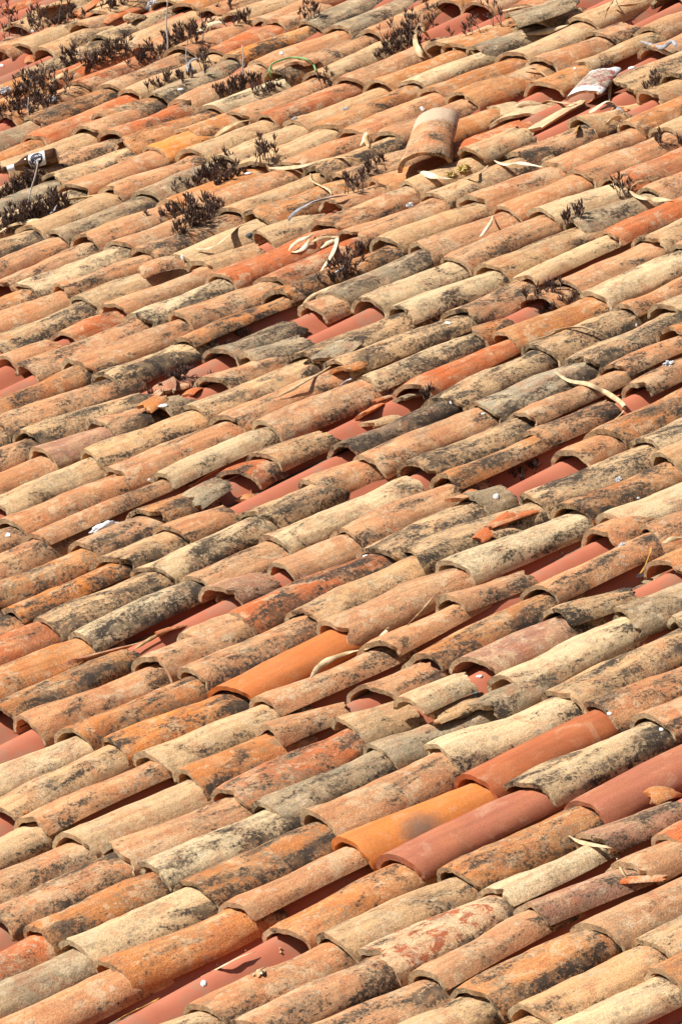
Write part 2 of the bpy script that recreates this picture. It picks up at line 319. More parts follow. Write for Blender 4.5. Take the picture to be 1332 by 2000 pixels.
TILES = """-34 -6.785 3.916 0.220 0.081 T 0.5 0 0 0|clean tan clay tile below tan one, lip 2% down, 2% across the photo
-34 -6.783 3.994 0.234 0.136 T 1.5 0 0 0|lightly speckled tan clay tile below tan one, lip 2% down, 5% across the photo
-34 -6.761 4.138 0.440 0.140 T 1.5 0 0 0|lightly speckled tan clay tile, lip 0% down, 10% across the photo
-33 -6.531 3.690 0.220 0.097 P 1.5 0 0 0|lightly speckled pinkish orange clay tile, lip 5% down the photo, cut by its left edge
-33 -6.539 3.744 0.220 0.100 O 1.5 0 0 0|lightly speckled orange clay tile below tan one, lip 4% down, 1% across the photo
-33 -6.477 3.748 0.430 0.140 T 0.5 0 0 0|clean tan clay tile below grey brown one, lip 4% down, 3% across the photo
-33 -6.568 4.088 0.440 0.140 G 1.5 0 0 0|lightly speckled grey brown clay tile, lip 1% down, 12% across the photo
-32 -6.274 3.752 0.297 0.140 T 1.5 0 0 0|lightly speckled tan clay tile, lip 5% down, 7% across the photo
-32 -6.368 3.959 0.220 0.103 P 1.5 0 0 0|lightly speckled pinkish orange clay tile, lip 2% down, 11% across the photo
-32 -6.415 4.075 0.440 0.033 T 1.5 0 0 0|lightly speckled tan clay tile, lip 1% down, 14% across the photo
-31 -6.093 3.216 0.430 0.022 O 1.5 0 0 0|lightly speckled orange clay tile, lip 10.6% down the photo, cut by its left edge
-31 -6.099 3.556 0.430 0.067 T 3.2 0 0 0|black lichened tan clay tile below tan one, lip 7% down, 3% across the photo
-31 -6.116 3.896 0.430 0.140 T 2.5 0 0 0|dark patched tan clay tile, lip 4% down, 14% across the photo
-31 -6.188 4.236 0.440 0.140 T 1.5 0 0 0|lightly speckled tan clay tile, lip 0% down, 24% across the photo
-30 -5.876 3.181 0.430 0.059 O 1.5 0 0 0|lightly speckled orange clay tile, lip 11.3% down the photo, cut by its left edge
-30 -5.893 3.521 0.430 0.016 R 1.5 0 0 0|lightly speckled red orange clay tile, lip 8% down, 6% across the photo
-30 -5.885 3.861 0.440 0.140 T 0.5 0 0 0|clean tan clay tile below orange one, lip 4% down, 18% across the photo
-30 -6.026 4.212 0.440 0.038 O 1.5 0 0 0|lightly speckled orange clay tile, lip 0% down, 26% across the photo
-29 -5.647 3.226 0.400 0.097 P 1.5 0 0 0|lightly speckled pinkish orange clay tile, lip 11% down, 1% across the photo
-29 -5.665 3.536 0.414 0.140 R 1.5 0 0 0|lightly speckled red orange clay tile, lip 8% down, 11% across the photo
-29 -5.715 3.860 0.424 0.140 P 0.5 0 0 0|clean pinkish orange clay tile, lip 5% down, 21% across the photo
-29 -5.819 4.195 0.440 0.025 P 0.5 0 0 0|clean pinkish orange clay tile, lip 1% down, 30% across the photo
-28 -5.486 2.905 0.430 0.016 G 0.5 0 0 0|clean grey brown clay tile, lip 15% down the photo, cut by its left edge
-28 -5.493 3.245 0.390 -0.057 O 3.2 0 0 0|black lichened orange clay tile, lip 11% down, 4% across the photo
-28 -5.463 3.545 0.422 0.140 P 2.5 0 0 0|dark patched pinkish orange clay tile, lip 8% down, 16% across the photo
-28 -5.504 3.877 0.398 0.140 P 1.5 0 0 0|lightly speckled pinkish orange clay tile, lip 5% down, 26% across the photo
-28 -5.615 4.185 0.440 0.015 T 0.5 0 0 0|clean tan clay tile, lip 1% down, 33% across the photo
-27 -5.292 2.777 0.430 -0.074 O 1.5 0 0 0|lightly speckled orange clay tile, lip 17% down the photo, cut by its left edge
-27 -5.257 3.117 0.460 0.104 R 0.5 0 0 0|clean red orange clay tile below tan one, lip 13% down, 5% across the photo
-27 -5.298 3.532 0.445 -0.006 T 0.5 0 0 0|clean tan clay tile below red orange one, lip 9% down, 18% across the photo
-27 -5.280 3.887 0.371 0.140 R 1.5 0 0 0|lightly speckled red orange clay tile, lip 5% down, 32% across the photo
-27 -5.310 4.168 0.220 0.140 P 1.5 0 0 0|lightly speckled pinkish orange clay tile, lip 2% down, 41% across the photo
-27 -5.411 4.175 0.440 0.005 P 0.5 0 0 0|clean pinkish orange clay tile, lip 2% down, 38% across the photo
-26 -5.086 2.883 0.430 -0.027 T 1.5 0 0 0|lightly speckled tan clay tile, lip 16% down the photo, cut by its left edge
-26 -5.069 3.223 0.220 0.117 P 1.5 0 0 0|lightly speckled pinkish orange clay tile, lip 13% down, 12% across the photo
-26 -5.148 3.327 0.289 -0.100 O 2.5 0 0 0|dark patched orange clay tile, lip 11% down, 14% across the photo
-26 -5.083 3.525 0.432 0.140 G 2.5 0 0 0|dark patched grey brown clay tile, lip 9% down, 23% across the photo
-26 -5.135 3.868 0.415 -0.026 Y 2.5 0 0 1|dark patched ochre clay tile, lip 6% down, 33% across the photo
-26 -5.112 4.192 0.440 0.140 G 2.5 0 0 0|dark patched grey brown clay tile, lip 2% down, 46% across the photo
-25 -4.886 2.537 0.430 0.039 T 0.5 0 0 0|clean tan clay tile, lip 21% down the photo, cut by its left edge
-25 -4.901 2.877 0.430 -0.061 P 2.5 0 0 0|dark patched pinkish orange clay tile, lip 17% down, 3% across the photo
-25 -4.872 3.217 0.392 0.092 R 1.5 0 0 0|lightly speckled red orange clay tile, lip 13% down, 16% across the photo
-25 -4.897 3.518 0.428 0.093 P 0.5 0 0 0|clean pinkish orange clay tile, lip 10% down, 26% across the photo
-25 -4.928 3.857 0.418 -0.011 P 0.5 0 0 0|clean pinkish orange clay tile, lip 6% down, 38% across the photo
-25 -4.909 4.184 0.440 0.140 G 2.5 0 0 0|dark patched grey brown clay tile, lip 3% down, 50% across the photo
-24 -4.709 2.540 0.430 0.030 G 2.5 0 0 0|dark patched grey brown clay tile, lip 21% down the photo, cut by its left edge
-24 -4.729 2.880 0.381 -0.074 T 2.5 0 0 0|dark patched tan clay tile, lip 17% down, 7% across the photo
-24 -4.710 3.171 0.412 -0.089 O 2.5 0 0 0|dark patched orange clay tile, lip 14% down, 18% across the photo
-24 -4.669 3.494 0.396 0.140 C 1.5 0 0 0|lightly speckled pale cream clay tile, lip 10% down, 31% across the photo
-24 -4.723 3.800 0.460 0.000 P 2.5 0 0 0|dark patched pinkish orange clay tile, lip 7% down, 40% across the photo
-24 -4.708 4.177 0.430 0.140 P 1.5 0 0 0|lightly speckled pinkish orange clay tile, lip 3% down, 54% across the photo
-24 -4.796 4.517 0.440 0.140 R 1.5 0 0 0|lightly speckled red orange clay tile, lip 63% across the photo, cut by its top edge
-23 -4.513 2.492 0.430 -0.016 C 2.5 0 0 0|dark patched pale cream clay tile, lip 22% down the photo, cut by its left edge
-23 -4.509 2.832 0.435 0.032 P 0.5 0 0 0|clean pinkish orange clay tile below ochre one, lip 18% down, 10% across the photo
-23 -4.527 3.177 0.238 -0.039 Y 1.5 0 0 0|lightly speckled ochre clay tile below orange one, lip 14% down, 22% across the photo
-23 -4.557 3.325 0.248 -0.111 O 1.5 0 0 0|lightly speckled orange clay tile, lip 12% down, 26% across the photo
-23 -4.486 3.483 0.446 0.080 P 1.5 0 0 0|lightly speckled pinkish orange clay tile, lip 11% down, 34% across the photo
-23 -4.508 3.839 0.440 0.140 T 1.5 0 0 0|lightly speckled tan clay tile below orange one, lip 7% down, 46% across the photo
-23 -4.626 4.463 0.440 0.068 O 1.5 0 0 0|lightly speckled orange clay tile, lip 0% down, 65% across the photo
-22 -4.319 2.203 0.430 -0.060 T 2.8 0 0 0|dark patched tan clay tile, lip 26% down the photo, cut by its left edge
-22 -4.294 2.543 0.406 -0.000 T 0.5 0 0 0|clean tan clay tile below pinkish orange one, lip 22% down, 4% across the photo
-22 -4.288 2.860 0.420 0.041 P 1.5 0 0 0|lightly speckled pinkish orange clay tile, lip 18% down, 16% across the photo
-22 -4.298 3.190 0.388 0.017 T 1.5 0 0 0|lightly speckled tan clay tile, lip 15% down, 28% across the photo
-22 -4.298 3.488 0.425 0.017 R 1.5 0 0 0|lightly speckled red orange clay tile, lip 11% down, 39% across the photo
-22 -4.293 3.823 0.440 0.140 P 1.5 0 0 0|lightly speckled pinkish orange clay tile, lip 8% down, 51% across the photo
-22 -4.440 4.468 0.440 0.014 P 1.5 0 0 0|lightly speckled pinkish orange clay tile, lip 0% down, 69% across the photo
-21 -4.111 2.197 0.430 -0.014 P 1.8 0 0 0|lightly speckled pinkish orange clay tile, lip 27% down the photo, cut by its left edge
-21 -4.102 2.537 0.433 -0.033 G 2.5 0 0 0|dark patched grey brown clay tile, lip 23% down, 8% across the photo
-21 -4.083 2.879 0.391 0.051 G 1.5 0 0 0|lightly speckled grey brown clay tile, lip 19% down, 21% across the photo
-21 -4.092 3.180 0.390 0.018 T 1.5 0 0 0|lightly speckled tan clay tile below tan one, lip 15% down, 32% across the photo
-21 -4.089 3.480 0.424 0.051 T 0.5 0 0 0|clean tan clay tile below orange one, lip 12% down, 43% across the photo
-21 -4.095 3.814 0.417 0.140 O 0.5 0 0 0|clean orange clay tile below tan one, lip 8% down, 55% across the photo
-21 -4.204 4.141 0.220 -0.040 T 1.5 0 0 0|lightly speckled tan clay tile below orange one, lip 4% down, 63% across the photo
-21 -4.106 4.153 0.430 0.140 O 0.5 0 0 0|clean orange clay tile below red orange one, lip 4% down, 67% across the photo
-21 -4.189 4.493 0.440 0.140 R 1.5 0 0 0|lightly speckled red orange clay tile, lip 1% down, 76% across the photo
-20 -3.875 2.190 0.437 0.100 P 1.8 0 0 0|lightly speckled pinkish orange clay tile, lip 28% down, 0% across the photo
-20 -3.906 2.537 0.404 -0.042 P 1.5 0 0 0|lightly speckled pinkish orange clay tile, lip 23% down, 12% across the photo
-20 -3.884 2.851 0.399 -0.012 O 0.5 0 0 0|clean orange clay tile below tan one, lip 20% down, 25% across the photo
-20 -3.865 3.160 0.415 0.140 T 1.5 0 0 0|lightly speckled tan clay tile below orange one, lip 16% down, 37% across the photo
-20 -3.907 3.485 0.457 0.110 O 1.5 0 0 0|lightly speckled orange clay tile, lip 12% down, 48% across the photo
-20 -3.952 3.852 0.384 0.052 C 1.5 0 0 0|lightly speckled pale cream clay tile, lip 8% down, 60% across the photo
-20 -3.973 4.146 0.316 -0.024 G 2.5 0 0 0|dark patched grey brown clay tile, lip 5% down, 69% across the photo
-20 -3.965 4.372 0.195 0.140 T 2.5 0 1 0|broken dark patched tan clay tile, lip 2% down, 78% across the photo
-19 -3.737 1.869 0.430 -0.012 O 1.8 0 0 0|lightly speckled orange clay tile, lip 32% down the photo, cut by its left edge
-19 -3.735 2.209 0.439 -0.029 C 2.8 0 0 0|dark patched pale cream clay tile, lip 28% down, 3% across the photo
-19 -3.726 2.558 0.390 -0.035 P 1.5 0 0 0|lightly speckled pinkish orange clay tile, lip 24% down, 17% across the photo
-19 -3.715 2.858 0.439 0.002 P 1.5 0 0 0|lightly speckled pinkish orange clay tile, lip 20% down, 29% across the photo
-19 -3.714 3.207 0.356 0.024 P 1.5 0 0 0|lightly speckled pinkish orange clay tile, lip 16% down, 42% across the photo
-19 -3.720 3.474 0.442 0.085 P 1.5 0 0 0|lightly speckled pinkish orange clay tile, lip 13% down, 52% across the photo
-19 -3.756 3.826 0.405 -0.026 O 1.5 0 0 0|lightly speckled orange clay tile below tan one, lip 9% down, 63% across the photo
-19 -3.745 4.140 0.389 0.091 T 0.5 0 0 0|clean tan clay tile below tan one, lip 5% down, 75% across the photo
-19 -3.769 4.440 0.440 0.140 T 0.5 0 0 0|clean tan clay tile, lip 2% down, 85% across the photo
-18 -3.546 1.889 0.430 -0.013 P 0.8 0 0 0|clean pinkish orange clay tile, lip 32% down the photo, cut by its left edge
-18 -3.545 2.229 0.393 -0.060 P 1.8 0 0 1|lightly speckled pinkish orange clay tile, lip 28% down, 8% across the photo
-18 -3.527 2.532 0.420 -0.027 P 3.2 0 0 0|black lichened pinkish orange clay tile, lip 24% down, 21% across the photo
-18 -3.515 2.862 0.416 0.025 T 1.5 0 0 0|lightly speckled tan clay tile below tan one, lip 20% down, 34% across the photo
-18 -3.525 3.188 0.394 0.044 T 2.5 0 0 0|dark patched tan clay tile, lip 17% down, 46% across the photo
-18 -3.543 3.491 0.404 0.028 P 1.5 0 0 0|lightly speckled pinkish orange clay tile, lip 13% down, 56% across the photo
-18 -3.559 3.805 0.397 -0.034 O 1.5 0 0 0|lightly speckled orange clay tile, lip 9% down, 67% across the photo
-18 -3.547 4.112 0.322 0.039 P 1.5 0 0 0|lightly speckled pinkish orange clay tile, lip 6% down, 79% across the photo
-18 -3.549 4.345 0.134 0.140 P 2.5 0 1 0|broken dark patched pinkish orange clay tile, lip 3% down, 87% across the photo
-18 -3.604 4.685 0.440 0.140 T 1.5 0 0 0|lightly speckled tan clay tile, lip 97% across the photo, cut by its top edge
-17 -3.339 1.863 0.430 0.038 T 3.2 0 0 0|black lichened tan clay tile, lip 33% down the photo, cut by its left edge
-17 -3.359 2.203 0.428 -0.134 T 1.8 0 0 0|lightly speckled tan clay tile, lip 29% down, 12% across the photo
-17 -3.306 2.541 0.404 0.100 C 0.8 0 0 0|clean pale cream clay tile below orange one, lip 25% down, 26% across the photo
-17 -3.342 2.854 0.422 -0.003 O 2.5 0 0 0|dark patched orange clay tile, lip 21% down, 37% across the photo
-17 -3.349 3.186 0.415 -0.044 P 2.5 0 0 0|dark patched pinkish orange clay tile, lip 17% down, 50% across the photo
-17 -3.337 3.511 0.273 0.006 O 0.5 0 1 0|broken clean orange clay tile below orange one, lip 13% down, 62% across the photo
-17 -3.293 3.951 0.260 0.140 O 1.5 0 0 0|lightly speckled orange clay tile below tan one, lip 8% down, 80% across the photo
-17 -3.349 4.120 0.396 0.038 T 1.5 0 0 1|lightly speckled tan clay tile, lip 6% down, 84% across the photo
-17 -3.353 4.426 0.440 0.140 P 1.5 0 0 0|lightly speckled pinkish orange clay tile, lip 3% down, 95% across the photo
-16 -3.154 1.797 0.177 -0.034 P 0.8 0 1 0|broken clean pinkish orange clay tile, lip 35% down, 0% across the photo
-16 -3.107 1.987 0.194 0.092 R 0.8 0 1 0|broken clean red orange clay tile, lip 33% down, 9% across the photo
-16 -3.159 2.195 0.417 -0.018 P 0.8 0 0 1|clean pinkish orange clay tile below tan one, lip 30% down, 16% across the photo
-16 -3.162 2.521 0.199 -0.094 T 1.8 0 1 0|broken lightly speckled tan clay tile, lip 26% down, 29% across the photo
-16 -3.166 2.755 0.213 -0.111 T 2.5 0 1 0|broken dark patched tan clay tile, lip 23% down, 38% across the photo
-16 -3.150 3.014 0.260 -0.062 P 1.5 1 0 0|lightly speckled pinkish orange clay tile, lip 20% down, 48% across the photo
-16 -3.147 3.184 0.318 -0.140 O 1.5 0 0 0|lightly speckled orange clay tile, lip 18% down, 55% across the photo
-16 -3.079 3.412 0.337 0.140 R 0.5 0 1 0|clean red orange clay tile, lip 15% down, 65% across the photo
-16 -3.115 4.278 0.440 0.140 P 1.5 0 0 0|lightly speckled pinkish orange clay tile, lip 5% down, 96% across the photo
-15 -2.985 1.781 0.460 -0.040 P 2.8 0 0 0|dark patched pinkish orange clay tile, lip 36% down, 3% across the photo
-15 -2.979 2.174 0.390 -0.076 C 2.8 0 0 0|dark patched pale cream clay tile, lip 31% down, 19% across the photo
-15 -2.964 2.474 0.460 -0.010 R 0.8 0 0 0|clean red orange clay tile, lip 27% down, 32% across the photo
-15 -2.972 2.877 0.413 -0.021 P 2.5 0 0 0|dark patched pinkish orange clay tile, lip 22% down, 47% across the photo
-15 -2.980 3.200 0.440 -0.139 T 1.5 0 0 0|lightly speckled tan clay tile below tan one, lip 18% down, 59% across the photo
-15 -2.972 4.031 0.440 -0.001 T 2.5 1 0 0|dark patched tan clay tile, lip 8% down, 90% across the photo
-14 -2.761 1.513 0.430 0.085 O 2.8 0 0 0|dark patched orange clay tile, lip 40% down the photo, cut by its left edge
-14 -2.805 1.853 0.448 -0.122 P 1.8 0 0 0|lightly speckled pinkish orange clay tile, lip 35% down, 11% across the photo
-14 -2.767 2.211 0.398 -0.083 P 1.8 0 0 0|lightly speckled pinkish orange clay tile, lip 31% down, 26% across the photo
-14 -2.742 2.519 0.423 0.083 R 1.8 0 0 0|lightly speckled red orange clay tile, lip 27% down, 39% across the photo
-14 -2.785 2.852 0.401 -0.055 P 1.5 0 0 0|lightly speckled pinkish orange clay tile, lip 23% down, 51% across the photo
-14 -2.783 3.164 0.410 -0.043 T 2.5 0 0 0|dark patched tan clay tile, lip 19% down, 63% across the photo
-14 -2.784 3.484 0.350 -0.039 P 3.2 0 0 0|black lichened pinkish orange clay tile, lip 15% down, 75% across the photo
-14 -2.789 3.743 0.143 -0.108 T 1.5 0 1 0|broken lightly speckled tan clay tile, lip 12% down, 83% across the photo
-14 -2.770 3.991 0.220 -0.007 T 1.5 0 0 0|lightly speckled tan clay tile below tan one, lip 9% down, 94% across the photo
-14 -2.804 4.119 0.440 -0.075 T 2.5 0 0 0|dark patched tan clay tile, lip 7% down, 98% across the photo
-13 -2.581 1.127 0.430 0.040 T 2.8 0 0 0|dark patched tan clay tile, lip 46% down the photo, cut by its left edge
-13 -2.607 1.467 0.445 -0.113 P 2.8 0 0 0|dark patched pinkish orange clay tile, lip 41% down the photo, cut by its left edge
-13 -2.572 1.822 0.358 -0.016 C 3.2 0 0 0|black lichened pale cream clay tile, lip 37% down, 15% across the photo
-13 -2.574 2.089 0.441 -0.008 O 3.2 0 0 1|black lichened orange clay tile below orange one, lip 33% down, 26% across the photo
-13 -2.582 2.440 0.460 -0.025 O 3.2 0 0 1|black lichened orange clay tile below tan one, lip 28% down, 40% across the photo
-13 -2.587 2.847 0.411 -0.091 T 1.5 0 0 0|lightly speckled tan clay tile, lip 23% down, 56% across the photo
-13 -2.567 3.168 0.379 -0.078 P 0.5 0 0 0|clean pinkish orange clay tile, lip 19% down, 69% across the photo
-13 -2.548 3.457 0.408 0.029 P 1.5 0 0 0|lightly speckled pinkish orange clay tile, lip 16% down, 80% across the photo
-13 -2.564 3.774 0.440 -0.029 O 1.5 0 0 0|lightly speckled orange clay tile, lip 12% down, 92% across the photo
-12 -2.365 1.105 0.430 0.073 P 3.2 0 0 0|black lichened pinkish orange clay tile, lip 47% down the photo, cut by its left edge
-12 -2.400 1.445 0.379 -0.113 T 2.8 0 1 0|dark patched tan clay tile, lip 42% down, 3% across the photo
-12 -2.320 2.074 0.270 0.080 G 2.8 0 1 0|broken dark patched grey brown clay tile, lip 34% down, 32% across the photo
-12 -2.321 2.407 0.220 0.062 P 1.8 0 0 0|lightly speckled pinkish orange clay tile, lip 30% down, 45% across the photo
-12 -2.346 2.491 0.439 0.051 G 2.8 0 0 0|dark patched grey brown clay tile, lip 29% down, 48% across the photo
-12 -2.373 2.839 0.394 -0.102 P 1.8 0 0 0|lightly speckled pinkish orange clay tile, lip 24% down, 61% across the photo
-12 -2.345 3.143 0.374 0.032 P 0.5 0 0 0|clean pinkish orange clay tile, lip 20% down, 74% across the photo
-12 -2.361 3.427 0.432 0.021 P 1.5 0 0 0|lightly speckled pinkish orange clay tile, lip 17% down, 84% across the photo
-12 -2.380 3.769 0.440 -0.077 T 0.5 0 0 0|clean tan clay tile, lip 12% down, 97% across the photo
-11 -2.171 1.046 0.430 0.079 P 0.8 0 0 0|clean pinkish orange clay tile, lip 49% down the photo, cut by its left edge
-11 -2.210 1.386 0.294 -0.049 B 0.8 0 0 0|clean brownish pink clay tile, lip 44% down, 5% across the photo
-11 -2.214 1.590 0.166 -0.140 P 3.2 0 1 0|broken black lichened pinkish orange clay tile, lip 41% down, 14% across the photo
-11 -2.114 1.732 0.100 0.126 G 1.8 0 1 0|broken lightly speckled grey brown clay tile, lip 40% down, 23% across the photo
-11 -2.128 1.923 0.251 0.071 P 1.8 0 0 0|lightly speckled pinkish orange clay tile, lip 37% down, 31% across the photo
-11 -2.167 2.084 0.183 -0.053 G 2.8 0 1 0|broken dark patched grey brown clay tile, lip 35% down, 36% across the photo
-11 -2.149 2.495 0.409 0.011 C 1.8 0 0 0|lightly speckled pale cream clay tile, lip 29% down, 53% across the photo
-11 -2.157 2.815 0.432 0.020 P 1.8 0 0 0|lightly speckled pinkish orange clay tile, lip 25% down, 66% across the photo
-11 -2.174 3.157 0.347 -0.119 C 1.5 0 0 0|lightly speckled pale cream clay tile, lip 21% down, 79% across the photo
-11 -2.146 3.414 0.440 -0.010 R 1.5 0 0 0|lightly speckled red orange clay tile, lip 17% down, 90% across the photo
-10 -1.976 1.094 0.430 0.039 C 1.8 0 0 0|lightly speckled pale cream clay tile, lip 49% down the photo, cut by its left edge
-10 -1.998 1.434 0.421 -0.083 T 1.8 0 0 0|lightly speckled tan clay tile below tan one, lip 44% down, 13% across the photo
-10 -1.973 1.765 0.459 -0.079 T 2.8 0 0 0|dark patched tan clay tile, lip 40% down, 28% across the photo
-10 -1.937 2.134 0.438 0.041 T 3.2 1 0 0|black lichened tan clay tile, lip 35% down, 44% across the photo
-10 -1.952 2.482 0.402 -0.078 C 1.8 0 0 0|lightly speckled pale cream clay tile, lip 30% down, 58% across the photo
-10 -1.921 2.794 0.420 0.079 T 1.8 0 0 0|lightly speckled tan clay tile, lip 26% down, 72% across the photo
-10 -1.950 3.124 0.347 -0.081 G 2.5 0 0 0|dark patched grey brown clay tile, lip 22% down, 84% across the photo
-10 -1.924 3.380 0.440 0.055 P 1.5 0 0 0|lightly speckled pinkish orange clay tile, lip 18% down, 95% across the photo
-9 -1.786 0.689 0.430 -0.039 P 2.8 0 0 0|dark patched pinkish orange clay tile, lip 56% down the photo, cut by its left edge
-9 -1.771 1.029 0.453 0.059 P 1.8 0 0 0|lightly speckled pinkish orange clay tile, lip 51% down, 1% across the photo
-9 -1.801 1.392 0.449 -0.120 P 1.8 0 0 0|lightly speckled pinkish orange clay tile, lip 46% down, 16% across the photo
-9 -1.754 1.751 0.460 0.046 P 1.8 0 0 0|lightly speckled pinkish orange clay tile, lip 41% down, 33% across the photo
-9 -1.777 2.140 0.460 -0.140 T 2.8 0 0 0|dark patched tan clay tile, lip 35% down, 49% across the photo
-9 -1.701 2.528 0.339 0.127 P 2.8 1 0 0|dark patched pinkish orange clay tile, lip 30% down, 68% across the photo
-9 -1.727 2.777 0.406 0.033 C 0.8 0 0 1|clean pale cream clay tile, lip 27% down, 76% across the photo
-9 -1.735 3.093 0.440 0.020 R 0.5 0 0 1|clean red orange clay tile, lip 23% down, 89% across the photo
-8 -1.574 0.664 0.430 0.015 P 1.8 0 0 0|lightly speckled pinkish orange clay tile, lip 57% down the photo, cut by its left edge
-8 -1.579 1.004 0.460 0.016 P 1.8 0 0 1|lightly speckled pinkish orange clay tile, lip 52% down, 5% across the photo
-8 -1.591 1.423 0.435 -0.052 C 1.8 0 0 1|lightly speckled pale cream clay tile, lip 46% down, 23% across the photo
-8 -1.575 1.768 0.416 -0.075 P 1.8 0 0 0|lightly speckled pinkish orange clay tile, lip 41% down, 38% across the photo
-8 -1.546 2.094 0.435 -0.049 C 2.8 0 0 1|dark patched pale cream clay tile, lip 37% down, 53% across the photo
-8 -1.518 2.439 0.111 0.088 O 2.8 0 1 0|broken dark patched orange clay tile, lip 32% down, 69% across the photo
-8 -1.500 2.676 0.100 0.133 P 1.8 0 1 0|broken lightly speckled pinkish orange clay tile, lip 29% down, 79% across the photo
-8 -1.516 2.771 0.413 0.047 P 0.8 0 0 0|clean pinkish orange clay tile below tan one, lip 28% down, 82% across the photo
-8 -1.526 3.094 0.440 0.049 T 2.5 0 0 0|dark patched tan clay tile, lip 23% down, 95% across the photo
-7 -1.389 0.693 0.430 -0.061 O 2.8 0 0 0|dark patched orange clay tile, lip 58% down the photo, cut by its left edge
-7 -1.364 1.033 0.293 0.035 P 2.8 0 0 0|dark patched pinkish orange clay tile, lip 53% down, 12% across the photo
-7 -1.368 1.236 0.198 0.008 O 3.2 0 1 0|broken black lichened orange clay tile, lip 50% down, 21% across the photo
-7 -1.322 1.515 0.109 0.130 R 2.8 0 1 0|broken dark patched red orange clay tile, lip 46% down, 35% across the photo
-7 -1.353 1.617 0.210 0.033 T 1.8 0 1 0|broken lightly speckled tan clay tile, lip 44% down, 38% across the photo
-7 -1.315 2.094 0.446 0.083 R 0.8 1 0 1|clean red orange clay tile below orange one, lip 38% down, 60% across the photo
-7 -1.340 2.450 0.394 -0.006 O 0.8 0 0 0|clean orange clay tile below pale cream one, lip 33% down, 74% across the photo
-7 -1.334 2.754 0.430 0.052 C 1.8 0 0 0|lightly speckled pale cream clay tile, lip 29% down, 87% across the photo
-7 -1.354 3.094 0.440 -0.031 P 1.5 0 0 0|lightly speckled pinkish orange clay tile, lip 24% down the photo, cut by its right edge
-6 -1.183 0.334 0.430 -0.050 P 3.2 0 0 0|black lichened pinkish orange clay tile, lip 65% down the photo, cut by its left edge
-6 -1.159 0.674 0.412 -0.013 Y 2.8 0 0 1|dark patched ochre clay tile, lip 60% down, 1% across the photo
-6 -1.144 0.995 0.283 0.091 T 2.8 0 0 0|dark patched tan clay tile, lip 55% down, 16% across the photo
-6 -1.158 1.188 0.196 0.041 P 1.8 0 1 0|broken lightly speckled pinkish orange clay tile, lip 52% down, 24% across the photo
-6 -1.125 1.739 0.426 0.027 D 3.2 0 0 1|black lichened dark brown clay tile, lip 44% down, 50% across the photo
-6 -1.122 2.075 0.438 0.057 T 3.2 0 0 0|black lichened tan clay tile below tan one, lip 39% down, 65% across the photo
-6 -1.136 2.423 0.385 0.013 T 2.8 0 0 0|dark patched tan clay tile, lip 34% down, 79% across the photo
-6 -1.134 2.717 0.440 0.039 P 1.8 0 0 1|lightly speckled pinkish orange clay tile, lip 30% down, 91% across the photo
-5 -0.993 0.340 0.430 -0.078 R 1.5 0 0 0|lightly speckled red orange clay tile, lip 66% down the photo, cut by its left edge
-5 -0.960 0.680 0.422 -0.007 T 3.2 0 0 0|black lichened tan clay tile, lip 61% down, 7% across the photo
-5 -0.948 1.013 0.432 0.054 C 3.2 0 0 0|black lichened pale cream clay tile, lip 56% down, 22% across the photo
-5 -0.963 1.354 0.295 0.140 T 2.8 0 0 0|dark patched tan clay tile, lip 50% down, 37% across the photo
-5 -1.022 1.560 0.244 -0.140 P 1.8 0 0 0|lightly speckled pinkish orange clay tile, lip 47% down, 43% across the photo
-5 -0.949 1.714 0.460 -0.000 P 1.8 0 0 0|lightly speckled pinkish orange clay tile, lip 45% down, 54% across the photo
-5 -0.942 2.085 0.411 -0.038 G 2.8 0 0 0|dark patched grey brown clay tile, lip 40% down, 70% across the photo
-5 -0.918 2.406 0.429 0.106 T 3.2 0 0 0|black lichened tan clay tile below tan one, lip 35% down, 85% across the photo
-5 -0.955 2.745 0.440 -0.018 T 2.8 0 0 0|dark patched tan clay tile, lip 30% down, 98% across the photo
-4 -0.784 0.328 0.430 -0.074 O 1.5 0 0 0|lightly speckled orange clay tile, lip 67% down the photo, cut by its left edge
-4 -0.749 0.668 0.441 0.013 C 3.2 0 0 0|black lichened pale cream clay tile, lip 62% down, 12% across the photo
-4 -0.743 1.019 0.347 0.088 P 1.8 0 0 0|lightly speckled pinkish orange clay tile, lip 56% down, 28% across the photo
-4 -0.761 1.276 0.440 -0.019 C 1.8 0 0 0|lightly speckled pale cream clay tile, lip 52% down, 40% across the photo
-4 -0.744 1.737 0.425 -0.013 T 3.2 0 0 0|black lichened tan clay tile, lip 46% down, 61% across the photo
-4 -0.729 2.073 0.419 0.078 P 1.8 0 0 1|lightly speckled pinkish orange clay tile, lip 41% down, 76% across the photo
-4 -0.753 2.401 0.313 0.009 P 2.8 0 0 1|dark patched pinkish orange clay tile, lip 36% down, 89% across the photo
-4 -0.754 2.624 0.440 -0.008 O 2.8 0 0 0|dark patched orange clay tile, lip 32% down, 99% across the photo
-3 -0.548 0.290 0.410 0.098 O 3.2 0 1 0|black lichened orange clay tile, lip 69% down the photo, cut by its left edge
-3 -0.581 0.999 0.137 -0.015 B 1.8 0 1 0|broken lightly speckled brownish pink clay tile, lip 58% down, 32% across the photo
-3 -0.560 1.170 0.295 -0.028 P 0.8 0 0 0|clean pinkish orange clay tile, lip 55% down, 41% across the photo
-3 -0.545 1.375 0.424 0.053 P 1.8 0 0 0|lightly speckled pinkish orange clay tile, lip 52% down, 50% across the photo
-3 -0.558 1.708 0.392 0.056 O 2.8 0 0 1|dark patched orange clay tile, lip 47% down, 65% across the photo
-3 -0.579 2.010 0.244 -0.050 P 3.2 0 1 1|broken black lichened pinkish orange clay tile, lip 42% down, 78% across the photo
